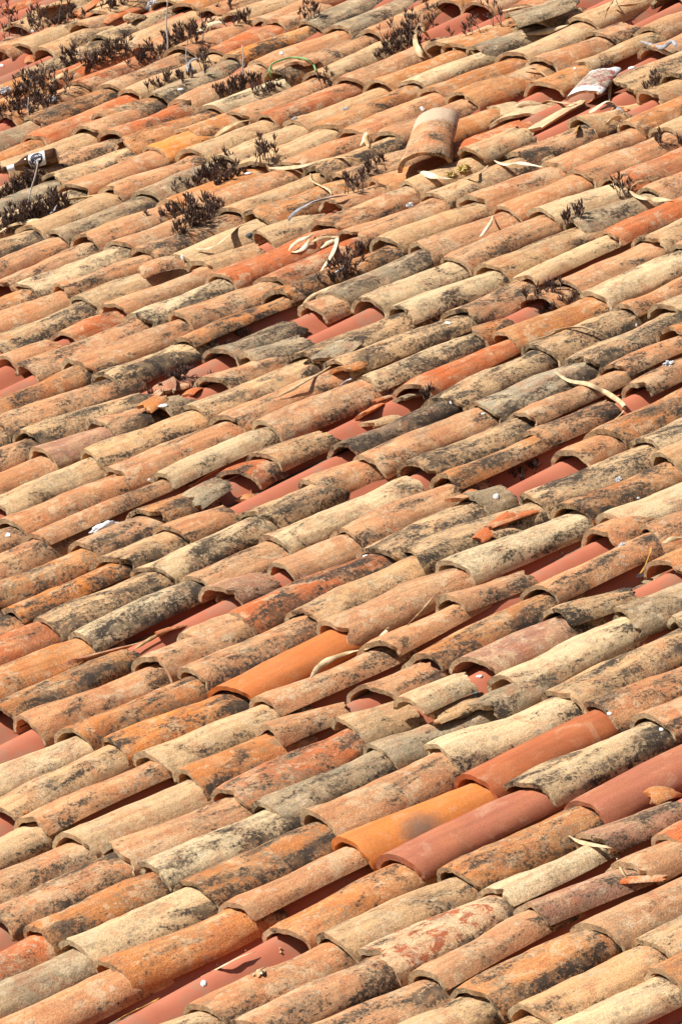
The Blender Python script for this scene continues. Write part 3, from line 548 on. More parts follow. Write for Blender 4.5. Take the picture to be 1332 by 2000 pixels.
-3 -0.535 2.329 0.440 0.064 P 2.8 0 0 1|dark patched pinkish orange clay tile, lip 38% down, 93% across the photo
-2 -0.382 0.291 0.446 -0.054 P 1.5 0 0 0|lightly speckled pinkish orange clay tile, lip 70% down, 4% across the photo
-2 -0.355 0.647 0.240 0.070 P 1.5 0 0 0|lightly speckled pinkish orange clay tile, lip 65% down, 22% across the photo
-2 -0.398 0.797 0.220 -0.060 P 1.5 0 0 0|lightly speckled pinkish orange clay tile, lip 62% down, 28% across the photo
-2 -0.374 0.925 0.460 -0.060 R 3.2 0 0 0|black lichened red orange clay tile, lip 60% down, 35% across the photo
-2 -0.337 1.342 0.395 0.067 T 3.2 0 0 0|black lichened tan clay tile, lip 54% down, 55% across the photo
-2 -0.350 1.648 0.100 0.054 G 1.8 0 1 0|broken lightly speckled grey brown clay tile, lip 49% down, 69% across the photo
-2 -0.326 1.950 0.149 0.111 P 1.8 0 1 0|broken lightly speckled pinkish orange clay tile, lip 44% down, 83% across the photo
-2 -0.336 2.082 0.440 0.078 O 3.2 0 0 0|black lichened orange clay tile, lip 42% down, 89% across the photo
-1 -0.193 -0.035 0.430 -0.052 C 1.5 0 0 0|lightly speckled pale cream clay tile, lip 77% down the photo, cut by its left edge
-1 -0.172 0.305 0.445 0.020 O 2.5 0 0 0|dark patched orange clay tile, lip 72% down, 11% across the photo
-1 -0.178 0.660 0.438 0.009 P 2.5 0 0 0|dark patched pinkish orange clay tile, lip 66% down, 28% across the photo
-1 -0.182 1.008 0.446 0.055 T 1.8 0 0 0|lightly speckled tan clay tile below tan one, lip 60% down, 44% across the photo
-1 -0.212 1.364 0.452 -0.090 T 2.8 0 0 0|dark patched tan clay tile, lip 54% down, 60% across the photo
-1 -0.181 1.726 0.446 -0.060 T 3.2 0 0 0|black lichened tan clay tile, lip 48% down, 77% across the photo
-1 -0.157 2.082 0.440 0.022 C 2.8 0 0 0|dark patched pale cream clay tile, lip 43% down, 94% across the photo
0 0.028 -0.034 0.441 0.045 T 1.5 0 0 0|lightly speckled tan clay tile, lip 79% down the photo, cut by its left edge
0 0.010 0.316 0.415 -0.060 Y 2.5 0 0 0|dark patched ochre clay tile, lip 72% down, 16% across the photo
0 0.035 0.642 0.437 0.117 Qs 0.5 0 0 0|smooth bright orange clay tile, lip 67% down, 33% across the photo
0 -0.017 0.988 0.460 -0.053 P 0.5 0 0 0|clean pinkish orange clay tile, lip 61% down, 48% across the photo
0 -0.006 1.362 0.442 -0.061 C 1.8 0 0 0|lightly speckled pale cream clay tile, lip 55% down, 66% across the photo
0 0.012 1.714 0.401 -0.017 O 3.2 0 0 0|black lichened orange clay tile below tan one, lip 50% down, 83% across the photo
0 0.013 2.025 0.440 -0.060 T 0.8 0 0 0|clean tan clay tile, lip 45% down, 97% across the photo
1 0.214 -0.383 0.430 0.025 T 1.5 0 0 0|lightly speckled tan clay tile, lip 86% down the photo, cut by its left edge
1 0.202 -0.043 0.444 -0.013 P 1.5 0 0 1|lightly speckled pinkish orange clay tile, lip 80% down, 4% across the photo
1 0.203 0.311 0.415 -0.044 C 1.5 0 0 0|lightly speckled pale cream clay tile, lip 74% down, 22% across the photo
1 0.217 0.636 0.413 -0.051 P 1.5 0 0 1|lightly speckled pinkish orange clay tile, lip 68% down, 38% across the photo
1 0.241 0.959 0.351 0.140 P 1.5 0 0 1|lightly speckled pinkish orange clay tile, lip 63% down, 55% across the photo
1 0.182 1.220 0.218 -0.117 P 1.8 0 1 1|broken lightly speckled pinkish orange clay tile, lip 58% down, 65% across the photo
1 0.249 1.631 0.220 0.068 P 1.8 0 0 0|lightly speckled pinkish orange clay tile, lip 52% down, 87% across the photo
1 0.224 1.705 0.440 -0.007 C 0.8 0 0 0|clean pale cream clay tile, lip 51% down, 90% across the photo
2 0.402 -0.382 0.430 -0.017 P 1.5 0 0 0|lightly speckled pinkish orange clay tile, lip 88% down the photo, cut by its left edge
2 0.406 -0.042 0.431 0.004 T 0.5 0 0 0|clean tan clay tile below orange one, lip 82% down, 10% across the photo
2 0.401 0.299 0.322 0.009 O 2.5 0 0 0|dark patched orange clay tile, lip 76% down, 27% across the photo
2 0.393 0.531 0.201 -0.069 P 1.5 0 1 1|broken lightly speckled pinkish orange clay tile, lip 71% down, 39% across the photo
2 0.463 0.793 0.177 0.134 P 1.5 0 1 0|broken lightly speckled pinkish orange clay tile, lip 67% down, 54% across the photo
2 0.414 0.973 0.460 0.043 O 2.5 0 0 1|dark patched orange clay tile, lip 64% down, 61% across the photo
2 0.390 1.351 0.440 -0.021 P 1.8 0 0 1|lightly speckled pinkish orange clay tile, lip 57% down, 78% across the photo
2 0.387 1.701 0.440 -0.107 P 1.8 0 0 0|lightly speckled pinkish orange clay tile, lip 52% down, 95% across the photo
3 0.611 -0.371 0.430 0.034 P 3.2 0 0 0|black lichened pinkish orange clay tile, lip 89% down the photo, cut by its left edge
3 0.596 -0.031 0.404 -0.045 P 1.5 0 0 0|lightly speckled pinkish orange clay tile, lip 83% down, 16% across the photo
3 0.609 0.283 0.455 0.057 R 2.5 0 0 0|dark patched red orange clay tile, lip 77% down, 33% across the photo
3 0.578 0.648 0.164 -0.104 T 1.5 0 1 0|broken lightly speckled tan clay tile, lip 71% down, 50% across the photo
3 0.590 1.007 0.351 0.009 B 0.5 0 0 0|clean brownish pink clay tile below tan one, lip 64% down, 68% across the photo
3 0.576 1.269 0.205 -0.120 T 3.2 0 1 1|broken black lichened tan clay tile, lip 60% down, 81% across the photo
3 0.610 1.578 0.440 -0.028 O 1.8 0 0 0|lightly speckled orange clay tile, lip 55% down, 97% across the photo
4 0.796 -0.705 0.430 -0.016 R 1.5 0 0 0|lightly speckled red orange clay tile, lip 97% down the photo, cut by its left edge
4 0.802 -0.365 0.410 0.006 O 2.5 0 0 0|dark patched orange clay tile, lip 91% down, 5% across the photo
4 0.797 -0.045 0.421 0.022 C 2.5 0 0 0|dark patched pale cream clay tile, lip 85% down, 22% across the photo
4 0.782 0.285 0.403 -0.028 G 2.5 0 0 0|dark patched grey brown clay tile, lip 78% down, 39% across the photo
4 0.783 0.598 0.331 -0.140 G 1.5 0 0 0|lightly speckled grey brown clay tile, lip 73% down, 55% across the photo
4 0.860 0.839 0.222 0.140 G 2.5 0 0 0|dark patched grey brown clay tile, lip 69% down, 70% across the photo
4 0.802 0.971 0.460 0.068 C 1.5 0 0 0|lightly speckled pale cream clay tile, lip 66% down, 74% across the photo
4 0.762 1.345 0.440 -0.140 G 2.8 0 0 0|dark patched grey brown clay tile, lip 60% down, 90% across the photo
5 0.992 -0.699 0.430 0.037 G 0.5 0 0 0|clean grey brown clay tile, lip 99% down the photo, cut by its left edge
5 0.973 -0.359 0.405 -0.025 C 1.5 0 0 0|lightly speckled pale cream clay tile, lip 92% down, 11% across the photo
5 0.973 -0.044 0.433 -0.067 O 3.2 0 0 0|black lichened orange clay tile, lip 86% down, 28% across the photo
5 0.992 0.299 0.449 0.050 P 1.5 0 0 0|lightly speckled pinkish orange clay tile, lip 80% down, 46% across the photo
5 0.961 0.659 0.414 -0.140 C 1.5 0 0 0|lightly speckled pale cream clay tile, lip 73% down, 64% across the photo
5 1.011 0.983 0.460 0.090 T 2.5 0 0 0|dark patched tan clay tile, lip 68% down, 82% across the photo
5 0.963 1.368 0.440 -0.133 T 2.5 0 0 0|dark patched tan clay tile, lip 60% down, 99% across the photo
6 1.186 -0.715 0.430 0.040 P 0.5 0 0 0|clean pinkish orange clay tile, lip 100% down the photo, cut by its left edge
6 1.166 -0.375 0.407 -0.067 O 1.5 0 0 0|lightly speckled orange clay tile, lip 94% down, 16% across the photo
6 1.184 -0.058 0.403 -0.033 P 0.5 0 0 1|clean pinkish orange clay tile below ochre one, lip 88% down, 34% across the photo
6 1.193 0.255 0.428 -0.059 Ys 0.5 0 0 0|smooth ochre clay tile below red orange one, lip 82% down, 51% across the photo
6 1.218 0.593 0.460 0.081 Rs 0.5 0 0 0|smooth red orange clay tile, lip 76% down, 69% across the photo
6 1.182 0.973 0.440 -0.058 P 2.5 0 0 0|dark patched pinkish orange clay tile, lip 69% down, 87% across the photo
7 1.429 -0.080 0.424 0.103 O 1.5 0 0 0|lightly speckled orange clay tile, lip 91% down, 41% across the photo
7 1.396 0.255 0.460 0.045 Ms 0.5 0 0 0|smooth brick red clay tile, lip 84% down, 58% across the photo
7 1.373 0.626 0.446 -0.035 C 3.2 0 0 0|black lichened pale cream clay tile, lip 77% down, 76% across the photo
7 1.382 0.981 0.440 -0.037 P 1.5 0 0 0|lightly speckled pinkish orange clay tile, lip 70% down, 95% across the photo
8 1.560 -0.728 0.430 -0.061 T 1.5 0 0 0|lightly speckled tan clay tile, lip 9% across the photo, cut by its bottom edge
8 1.584 -0.388 0.424 -0.017 P 1.5 0 0 0|lightly speckled pinkish orange clay tile, lip 98% down, 30% across the photo
8 1.594 -0.054 0.423 0.001 T 1.5 0 0 0|lightly speckled tan clay tile below orange one, lip 92% down, 48% across the photo
8 1.598 0.279 0.441 0.004 O 2.5 0 0 0|dark patched orange clay tile, lip 85% down, 67% across the photo
8 1.601 0.630 0.440 0.042 Ms 0.5 0 0 0|smooth brick red clay tile, lip 78% down, 85% across the photo
9 1.740 -0.728 0.430 -0.068 R 1.5 0 0 0|lightly speckled red orange clay tile, lip 16% across the photo, cut by its bottom edge
9 1.763 -0.388 0.430 -0.003 P 2.5 0 0 0|dark patched pinkish orange clay tile, lip 100% down, 36% across the photo
9 1.762 -0.048 0.402 -0.037 X 1.5 0 0 0|lightly speckled cream and red flaked clay tile, lip 93% down, 55% across the photo
9 1.773 0.264 0.354 0.041 C 1.5 0 0 1|lightly speckled pale cream clay tile, lip 87% down, 72% across the photo
9 1.756 0.528 0.227 -0.061 B 2.5 0 1 1|broken dark patched brownish pink clay tile, lip 82% down, 85% across the photo
10 1.946 -0.396 0.430 -0.068 P 2.5 0 0 0|dark patched pinkish orange clay tile, lip 42% across the photo, cut by its bottom edge
10 1.974 -0.056 0.388 0.080 P 1.5 0 0 1|lightly speckled pinkish orange clay tile, lip 95% down, 62% across the photo
10 1.944 0.242 0.329 -0.140 B 1.5 0 0 1|lightly speckled brownish pink clay tile, lip 89% down, 77% across the photo
10 1.986 0.481 0.220 0.060 P 0.5 1 0 0|clean pinkish orange clay tile, lip 84% down, 92% across the photo
10 1.967 0.610 0.440 0.002 R 0.5 0 0 0|clean red orange clay tile, lip 82% down, 98% across the photo
11 2.142 -0.394 0.430 -0.035 C 1.5 0 0 0|lightly speckled pale cream clay tile, lip 49% across the photo, cut by its bottom edge
11 2.158 -0.054 0.404 0.000 O 2.5 0 0 0|dark patched orange clay tile, lip 97% down, 69% across the photo
11 2.160 0.260 0.440 0.021 P 1.5 0 0 0|lightly speckled pinkish orange clay tile, lip 90% down, 87% across the photo
12 2.324 -0.386 0.430 -0.072 T 1.5 0 0 0|lightly speckled tan clay tile, lip 56% across the photo, cut by its bottom edge
12 2.356 -0.046 0.412 0.038 T 1.5 0 0 0|lightly speckled tan clay tile below tan one, lip 99% down, 77% across the photo
12 2.347 0.276 0.440 0.024 T 2.5 0 0 0|dark patched tan clay tile, lip 92% down, 95% across the photo
13 2.506 -0.150 0.430 -0.021 C 0.5 0 0 0|clean pale cream clay tile, lip 78% across the photo, cut by its bottom edge
13 2.510 0.190 0.440 -0.036 O 1.5 0 0 0|lightly speckled orange clay tile, lip 95% down, 97% across the photo"""
def build_tiles():
    n = 0
    for line in TILES.strip().split('\n'):
        p, lab = line.split('|')
        k, u, v, L, yaw, c, d, jl, ju, gp = p.split()
        u, v, L, yaw, d = float(u), float(v), float(L), float(yaw), float(d)
        rnd = random.Random(int(k)*1000 + int(v*977)); n += 1
        sm = len(c) > 1; u += rnd.uniform(-.007, .007)
        s = rnd.uniform(0.94, 1.04)*(0.95 if gp == '1' else 1); hs = rnd.uniform(0.92, 1.12)
        pass
        h0 = 0.066*hs; h1 = 0.054*hs; lift = 0.090 - h0 + rnd.uniform(-0.003, 0.006); up = 0.060 - h1
        bm = tile_mesh(L, 0.098*s, 0.079*s, h0, h1, th=rnd.uniform(.0115, .016), bites=0 if sm else rnd.choice((0, 0, 0, 1, 1, 2)),  jag0=0.005+0.012*int(jl), jag1=0.005+0.014*int(ju), seed=rnd.random()*1e6,
                       wob=0.003 if sm else 0.0062, flare=rnd.uniform(0, 0.003))
        m = M_CLAY
        if c[0] == 'X': m = M_PATCH
        if sm: m = M_SMUDGE if c == 'Ys' else M_SMOOTH
        o = obj("roof_tile", bm, [m, m if sm else M_EDGE], matrix=roof_matrix(u, v, lift, yaw + rnd.uniform(-.036, .036), -math.atan2(lift-up, max(L, .3)), rnd.choice((1, 1, 1, 1.9))*rnd.uniform(-.08, .06) - (0.23 if gp == '1' else 0)))
        colour(o, c[0], d, rnd, 0.05 if sm else 0.10, sm)
        tag(o, lab, "roof tile", TILE_GROUP, "thing")
build_tiles()

# ---------------------------------------------------------------- positions on the roof (u, v, w in metres)
CHIPS = [
  ([1.4073, -0.2845, 0.0473], [0.5164, 0.0038, 0.8563], 0.0145, 'white oval chip on the bare red sheet near the bottom of the roof'),
  ([-1.3063, 2.0162, 0.0217], [0.6854, -0.0085, 0.7281], 0.0113, 'white chip caught beside the red ridge under the dark long tile'),
  ([-1.35, 1.4122, 0.0736], [-0.0023, 0.1482, 0.9889], 0.0194, 'white chip lying on the small grey tile stub'),
  ([-2.0825, 1.7423, 0.0843], [0.2038, 0.0933, 0.9745], 0.0218, 'large white chip with dark marks on the short grey brown tile'),
  ([-2.3563, 1.9476, 0.0519], [0.2038, -0.0035, 0.979], 0.0163, 'lumpy white chip among dry plants and tile rubble left of the bare red ridge'),
  ([-0.3703, 1.3248, 0.0664], [-0.1563, 0.0608, 0.9858], 0.0144, 'white chips on the dark orange tile below the displaced lichened tile'),
  ([-1.0881, 2.0869, 0.0695], [0.0316, -0.9994, -0.0144], 0.0111, 'white chip under the ragged lip of the ochre speckled tile'),
  ([-0.922, 2.0808, 0.0616], [0.1878, 0.0802, 0.9789], 0.0097, 'white chip on the crest just under the dark grey green tile lip'),
  ([-1.6841, 2.4815, 0.0691], [0.1844, 0.1439, 0.9723], 0.016, 'white chip on the grey patched tile left of the short dark tile'),
  ([-0.3032, 1.7036, 0.0733], [0.4743, 0.0836, 0.8764], 0.0171, 'white oval chip at the lower end of the long bare red ridge'),
  ([1.2414, 0.9674, 0.0781], [0.3896, -0.071, 0.9182], 0.0105, 'white chip on the smooth orange tile right under a lip'),
  ([1.4224, 0.9818, 0.064], [0.2786, 0.1907, 0.9413], 0.0116, 'white chip on the cream and black tile near the right edge'),
  ([-1.6916, 1.4425, 0.041], [0.9042, -0.1105, 0.4126], 0.0099, 'white chip under the lip of the long cream tile above the gap'),
  ([-3.2888, 2.544, 0.0782], [0.3146, -0.9465, -0.0723], 0.0158, 'white flat chip beside the raised broken tile on the left'),
  ([-5.039, 3.6055, 0.0763], [0.3702, 0.1826, 0.9108], 0.0176, 'white chip on the grey tile with a dark patch, upper left'),
  ([-1.7294, 1.0032, 0.0672], [0.3429, 0.0127, 0.9393], 0.0154, 'white chip on the black stained tile at the left edge'),
  ([0.6271, 1.0032, 0.0491], [0.2067, -0.0025, 0.9784], 0.0122, 'white chip on the red ridge inside the small opening by the slate'),
  ([0.3571, 1.0049, 0.0439], [0.8249, 0.0024, -0.5653], 0.0087, 'white chip under the lip of the long speckled orange tile'),
  ([-3.1488, 4.1996, 0.0515], [0.2092, 0.0078, 0.9778], 0.018, 'white chip on the red ridge right of the paint splashed tile'),
  ([-3.3103, 4.0955, 0.0801], [0.1244, 0.0632, 0.9902], 0.0132, 'white chip under a dark lip left of the paint splashed tile'),
  ([-2.6514, 2.8899, 0.0412], [0.9375, -0.1382, -0.3194], 0.0108, 'white chip under the lip of an orange tile in the upper middle'),
  ([-6.4444, 3.6566, 0.0445], [0.5041, -0.0264, 0.8632], 0.0168, 'white chip on the bare red ridge at the upper left edge'),
  ([-6.7946, 3.9608, 0.018], [0.6838, -0.0406, 0.7286], 0.021, 'white chip on the orange tile behind the open arches'),
  ([-6.6994, 3.9395, 0.047], [0.7574, 0.0701, 0.6492], 0.0171, 'smaller white chip beside another behind the open arches'),
  ([-1.0653, 2.7056, 0.0356], [0.9404, 0.0632, 0.3343], 0.0099, 'white chip under a lip near the right edge of the roof'),
  ([0.0887, 1.8774, 0.0472], [0.8324, 0.103, 0.5445], 0.0078, 'pinkish chip on the orange tile in the lower right of the middle'),
  ([-3.6844, 3.7287, 0.0603], [0.6963, 0.1155, 0.7084], 0.0166, 'bluish white chip on the upper end of the tile lying askew'),
  ([-3.8434, 3.1365, 0.0655], [0.1815, 0.0519, 0.982], 0.0197, 'pale chip leaning beside the tall dry plant'),
  ([-4.8954, 3.9442, 0.0842], [0.2756, 0.0272, 0.9609], 0.0158, 'cream chip standing on the orange tile right of the green cord'),
]
LEAVES = [
  ([[-4.4622, 4.2307, 0.0849], [-4.4064, 4.1818, 0.0766], [-4.2924, 4.1152, 0.0794], [-4.2465, 4.1, 0.0628], [-4.2386, 4.1125, 0.04]], 0.0193, 'straw', 'bright straw coloured leaf arching up beside the dense dark plant'),
  ([[-4.3938, 4.184, 0.1006], [-4.4131, 4.2273, 0.1192], [-4.3567, 4.2028, 0.0955], [-4.4305, 4.2557, 0.0436]], 0.0122, 'brown', 'brown half of the arched leaf beside the dense dark plant'),
  ([[-3.7625, 3.171, 0.0779], [-3.7101, 3.197, 0.0736], [-3.5875, 3.2052, 0.0898], [-3.5729, 3.2837, 0.0815], [-3.4358, 3.2725, 0.1015], [-3.4204, 3.3131, 0.0686]], 0.0148, 'straw', 'long tan leaf lying across tiles right of the tall dry plant'),
  ([[-3.1521, 2.8627, 0.0881], [-3.2261, 2.9402, 0.0795], [-3.2152, 2.9945, 0.0855], [-3.1087, 3.0025, 0.1076], [-3.1006, 3.0568, 0.0925]], 0.0142, 'grey', 'grey curved leaf arching over the gap in the upper middle'),
  ([[-3.5311, 3.1858, 0.0746], [-3.4503, 3.1421, 0.0754], [-3.3151, 3.0959, 0.0894], [-3.2644, 3.0887, 0.0832], [-3.1425, 3.0263, 0.0962]], 0.0081, 'straw', 'thin curled leaf hanging out of a tile mouth above the grey one'),
  ([[-3.2799, 2.5929, 0.0893], [-3.2541, 2.618, 0.0848], [-3.2423, 2.65, 0.0862], [-3.2649, 2.7038, 0.0888], [-3.3454, 2.7886, 0.0763], [-3.3315, 2.8477, 0.0736]], 0.0142, 'straw', 'pale twisted leaf on the red ridge below the black speckled tile'),
  ([[-2.8981, 2.697, 0.0774], [-2.8996, 2.7158, 0.0896], [-2.9009, 2.7468, 0.0933], [-2.8966, 2.7762, 0.0915], [-2.9315, 2.8152, 0.0835]], 0.0124, 'pale', 'pale crumpled leaf over the red orange tiles'),
  ([[-2.8691, 2.6925, 0.0789], [-2.8482, 2.7086, 0.0809], [-2.8524, 2.7351, 0.0828], [-2.8682, 2.7625, 0.0934]], 0.014, 'pale', 'pinkish papery leaf scrap over the red orange tiles'),
  ([[-2.8634, 2.7558, 0.0832], [-2.8546, 2.791, 0.0844], [-2.8523, 2.8249, 0.0754], [-2.8328, 2.8465, 0.0683]], 0.0109, 'straw', 'straight tan leaf joining the papery scrap and a tile mouth'),
  ([[-2.8456, 2.778, 0.0587], [-2.8372, 2.8023, 0.0662], [-2.8353, 2.8323, 0.0672], [-2.6893, 2.732, 0.0839], [-2.6537, 2.6769, 0.069], [-2.5019, 2.5532, 0.0926]], 0.014, 'pale', 'white folded leaf hanging down over the red orange tile'),
  ([[-2.3544, 2.4019, 0.0811], [-2.452, 2.4955, 0.0631], [-2.447, 2.55, 0.0668], [-2.3641, 2.5606, 0.0893]], 0.012, 'straw', 'tan leaf along the front of the dark curled tile'),
  ([[-1.7061, 1.9008, 0.0896], [-1.7022, 1.9526, 0.0926], [-1.7162, 2.0147, 0.092], [-1.8015, 2.1328, 0.068], [-1.8295, 2.2423, 0.0712]], 0.0072, 'straw', 'long thin stem lying across the tiles beside a grey broken piece'),
  ([[-1.2538, 2.4851, 0.0701], [-1.2375, 2.5168, 0.0645], [-1.2308, 2.5578, 0.0663], [-1.1264, 2.5475, 0.0936], [-1.0762, 2.5637, 0.0877], [-1.0395, 2.5958, 0.0488]], 0.0114, 'straw', 'straw leaf curving over a grey tile right of centre'),
  ([[-0.9107, 2.3248, 0.0807], [-0.8324, 2.3136, 0.0709], [-0.688, 2.2871, 0.0883], [-0.6373, 2.3024, 0.061], [-0.5051, 2.2602, 0.0634], [-0.4928, 2.2404, 0.0469], [-0.3352, 2.0808, 0.0965]], 0.0111, 'straw', 'long bent leaf draped over two tiles toward the right edge'),
  ([[1.6707, 0.5385, 0.0608], [1.7215, 0.531, 0.061], [1.8244, 0.5144, 0.0814], [1.8701, 0.5175, 0.0831], [1.8384, 0.5469, 0.0408], [2.0166, 0.4504, 0.0845], [2.0147, 0.4788, 0.0292]], 0.0079, 'straw', 'split straw leaf hooked over the cream tile lower right'),
  ([[0.2091, 0.7855, 0.0767], [0.1209, 0.8614, 0.0564], [0.1156, 0.9042, 0.0578], [0.1061, 0.9611, 0.0464], [0.2294, 0.9472, 0.0809]], 0.0137, 'straw', 'wide yellow leaf between the bright orange tile and the next'),
  ([[0.2159, 1.076, 0.0841], [0.1041, 1.1778, 0.0535], [0.0979, 1.2281, 0.0716], [0.0913, 1.2613, 0.0764], [0.0742, 1.3175, 0.0761]], 0.005, 'brown', 'thin brown twig leaning on the brushed tile'),
  ([[0.2588, 0.966, 0.1007], [0.1023, 1.0705, 0.0509], [0.1142, 1.0786, 0.0604]], 0.0112, 'pale', 'small white torn leaf standing on the brushed tile'),
  ([[-3.2986, 3.8202, 0.0515], [-3.2865, 3.8593, 0.0576], [-3.2658, 3.8934, 0.0489], [-3.2387, 3.9275, 0.0231], [-3.0783, 3.8832, 0.0431]], 0.0147, 'straw', 'long twisted leaf crossing the bare red ridges, upper right'),
  ([[-3.2657, 3.879, 0.0372], [-3.255, 3.9339, 0.0385], [-3.0978, 3.8932, 0.0619], [-3.0709, 3.9471, 0.0351]], 0.0115, 'straw', 'second leaf crossing the bare red ridges behind the twisted one'),
  ([[-3.5488, 4.0532, 0.0782], [-3.5252, 4.0649, 0.0806], [-3.4845, 4.0743, 0.069], [-3.2722, 3.9734, 0.0933]], 0.01, 'straw', 'thin leaf looped over the orange tile near the paint splashed one'),
  ([[-2.9276, 3.9526, 0.0561], [-3.0008, 4.0104, 0.0653], [-3.0327, 4.044, 0.0841], [-3.107, 4.0973, 0.0956]], 0.0081, 'straw', 'upright thin leaf standing right of the paint splashed tile'),
  ([[-2.9146, 3.8628, 0.0539], [-2.9087, 3.8924, 0.063], [-2.9004, 3.9285, 0.0663], [-2.8882, 3.9533, 0.045]], 0.0209, 'pale', 'wide pale dry leaf between rubble, upper right'),
  ([[-2.909, 3.8984, 0.0502], [-2.894, 3.9298, 0.0541], [-2.8768, 3.9437, 0.0411], [-2.7166, 3.8632, 0.0659]], 0.0161, 'grey', 'grey dry leaf lying against a short ochre tile'),
  ([[-3.0525, 3.2925, 0.0816], [-2.9027, 3.248, 0.0996], [-2.8659, 3.2759, 0.0811], [-2.8616, 3.3106, 0.0585]], 0.0175, 'pale', 'thick straw piece in front of the tile lying askew'),
  ([[-2.8616, 3.3106, 0.0585], [-2.7244, 3.2916, 0.0906], [-2.8348, 3.4083, 0.0666], [-2.842, 3.4464, 0.0759]], 0.0063, 'straw', 'narrow leaf curling away from the thick straw piece'),
  ([[-2.8556, 3.4497, 0.0699], [-2.7097, 3.3997, 0.0896], [-2.6849, 3.4383, 0.0792], [-2.5794, 3.4505, 0.0699]], 0.0111, 'pale', 'pale leaf lying across a lip right of the askew tile'),
  ([[-2.0512, 3.4022, 0.0606], [-1.8952, 3.3377, 0.0839], [-1.8474, 3.3566, 0.0723], [-1.7364, 3.3409, 0.0843]], 0.0183, 'straw', 'broad straw leaf in front of a tall dry stalk near the right edge'),
  ([[-2.051, 3.4024, 0.0672], [-2.0276, 3.424, 0.0833], [-2.0274, 3.4684, 0.0715], [-2.0481, 3.5177, 0.0575]], 0.0183, 'brown', 'brown hollow leaf behind the broad straw leaf near the right edge'),
  ([[-4.4124, 2.4936, 0.0705], [-4.3965, 2.5371, 0.0827], [-4.3816, 2.5869, 0.0777], [-4.2766, 2.6007, 0.0893]], 0.0183, 'straw', 'broad leaf in the dry plants at the left edge'),
  ([[-5.886, 3.5185, 0.0695], [-5.7994, 3.5497, 0.0945], [-5.8013, 3.616, 0.0929], [-5.8698, 3.7121, 0.0826]], 0.0182, 'tan', 'long fibrous leaf through the dark plants, upper left'),
  ([[-5.6369, 4.042, 0.0758], [-5.6317, 4.0857, 0.0821], [-5.6341, 4.1309, 0.0796], [-5.6161, 4.1576, 0.0604]], 0.0182, 'pale', 'pale leaf with brown edge arching over small plants at the top'),
  ([[-4.4401, 3.3652, 0.0502], [-4.415, 3.4021, 0.0683], [-4.403, 3.4483, 0.0724], [-4.3639, 3.4874, 0.0688]], 0.0204, 'tan', 'broad tan leaf rolled over a tile mouth, upper middle'),
  ([[-4.2384, 3.4019, 0.0737], [-4.2145, 3.4407, 0.0616], [-4.1813, 3.4725, 0.064], [-4.0773, 3.4703, 0.086]], 0.0051, 'brown', 'thin brown stem on the tan tiles, upper middle'),
  ([[-4.4372, 2.7668, 0.0733], [-4.4114, 2.8026, 0.068], [-4.3781, 2.8329, 0.0658], [-4.3363, 2.8556, 0.0674]], 0.0134, 'tan', 'leaf edge tucked along a crest among plants, left'),
  ([[-4.4031, 2.6888, 0.0583], [-4.3863, 2.7006, 0.0731], [-4.3701, 2.708, 0.086]], 0.0151, 'grey', 'grey flat scrap standing in the dry plants, left'),
  ([[-3.9188, 4.302, 0.0774], [-3.8833, 4.334, 0.0742], [-3.8525, 4.3745, 0.0674], [-3.8121, 4.4219, 0.0693]], 0.0187, 'straw', 'wide leaf sheltered under two fallen tiles at the top right'),
  ([[-4.3438, 4.4951, 0.0543], [-4.2068, 4.4659, 0.0855], [-4.1368, 4.4745, 0.0938], [-4.1236, 4.5055, 0.0842]], 0.0087, 'straw', 'thin leaf on the large grey tile at the top'),
  ([[-3.69, 4.4867, 0.073], [-3.6826, 4.4985, 0.0977], [-3.6734, 4.5157, 0.1167], [-3.7904, 4.6083, 0.0912]], 0.0085, 'tan', 'thin leaf standing at the upper end of the dark fragment tile'),
  ([[-3.7308, 4.5545, 0.0907], [-3.6931, 4.5697, 0.0887], [-3.6812, 4.611, 0.0767], [-3.7027, 4.6701, 0.0647]], 0.0136, 'straw', 'leaf lying over the red ridge at the top right'),
  ([[-3.2685, 4.3348, 0.0824], [-3.0741, 4.2816, 0.0957], [-3.0644, 4.3187, 0.1025], [-3.0416, 4.3149, 0.0915], [-3.0398, 4.3085, 0.0767]], 0.0116, 'grey', 'grey looped leaf near the right edge at the top'),
  ([[0.4856, 1.5848, 0.0296], [0.5057, 1.5954, 0.0515], [0.5401, 1.6004, 0.092], [0.5411, 1.6103, 0.1043]], 0.01, 'amber', 'amber leaf standing in the gap on the right'),
  ([[0.4776, 1.6777, 0.0723], [0.4936, 1.6967, 0.0772], [0.4945, 1.7398, 0.0633]], 0.0113, 'straw', 'yellow leaf beside a red lip at the right edge'),
  ([[1.5811, -0.2463, 0.0882], [1.466, -0.1769, 0.0418], [1.6024, -0.2341, 0.0956], [1.4667, -0.1532, 0.0363]], 0.0088, 'pale', 'torn papery leaf on the red sheet by a tile edge, bottom'),
  ([[1.5999, -0.2447, 0.0879], [1.5723, -0.2235, 0.0871], [1.4633, -0.161, 0.0395]], 0.0077, 'tan', 'small folded leaf under the torn papery one, bottom'),
  ([[-1.6761, 2.0878, 0.0493], [-1.6685, 2.1104, 0.0562], [-1.6516, 2.1297, 0.0609]], 0.0129, 'grey', 'grey leaf wedge poking out of a pale tile lip'),
  ([[-3.4933, 3.3939, 0.0817], [-3.584, 3.4469, 0.0859], [-3.5653, 3.456, 0.1119]], 0.013, 'tan', 'curled tan leaf standing on a lip left of the askew tile'),
  ([[-3.6051, 3.4259, 0.0626], [-3.6038, 3.447, 0.0841], [-3.5989, 3.4605, 0.0967]], 0.0197, 'pale', 'white and orange husk on the tile left of the askew tile'),
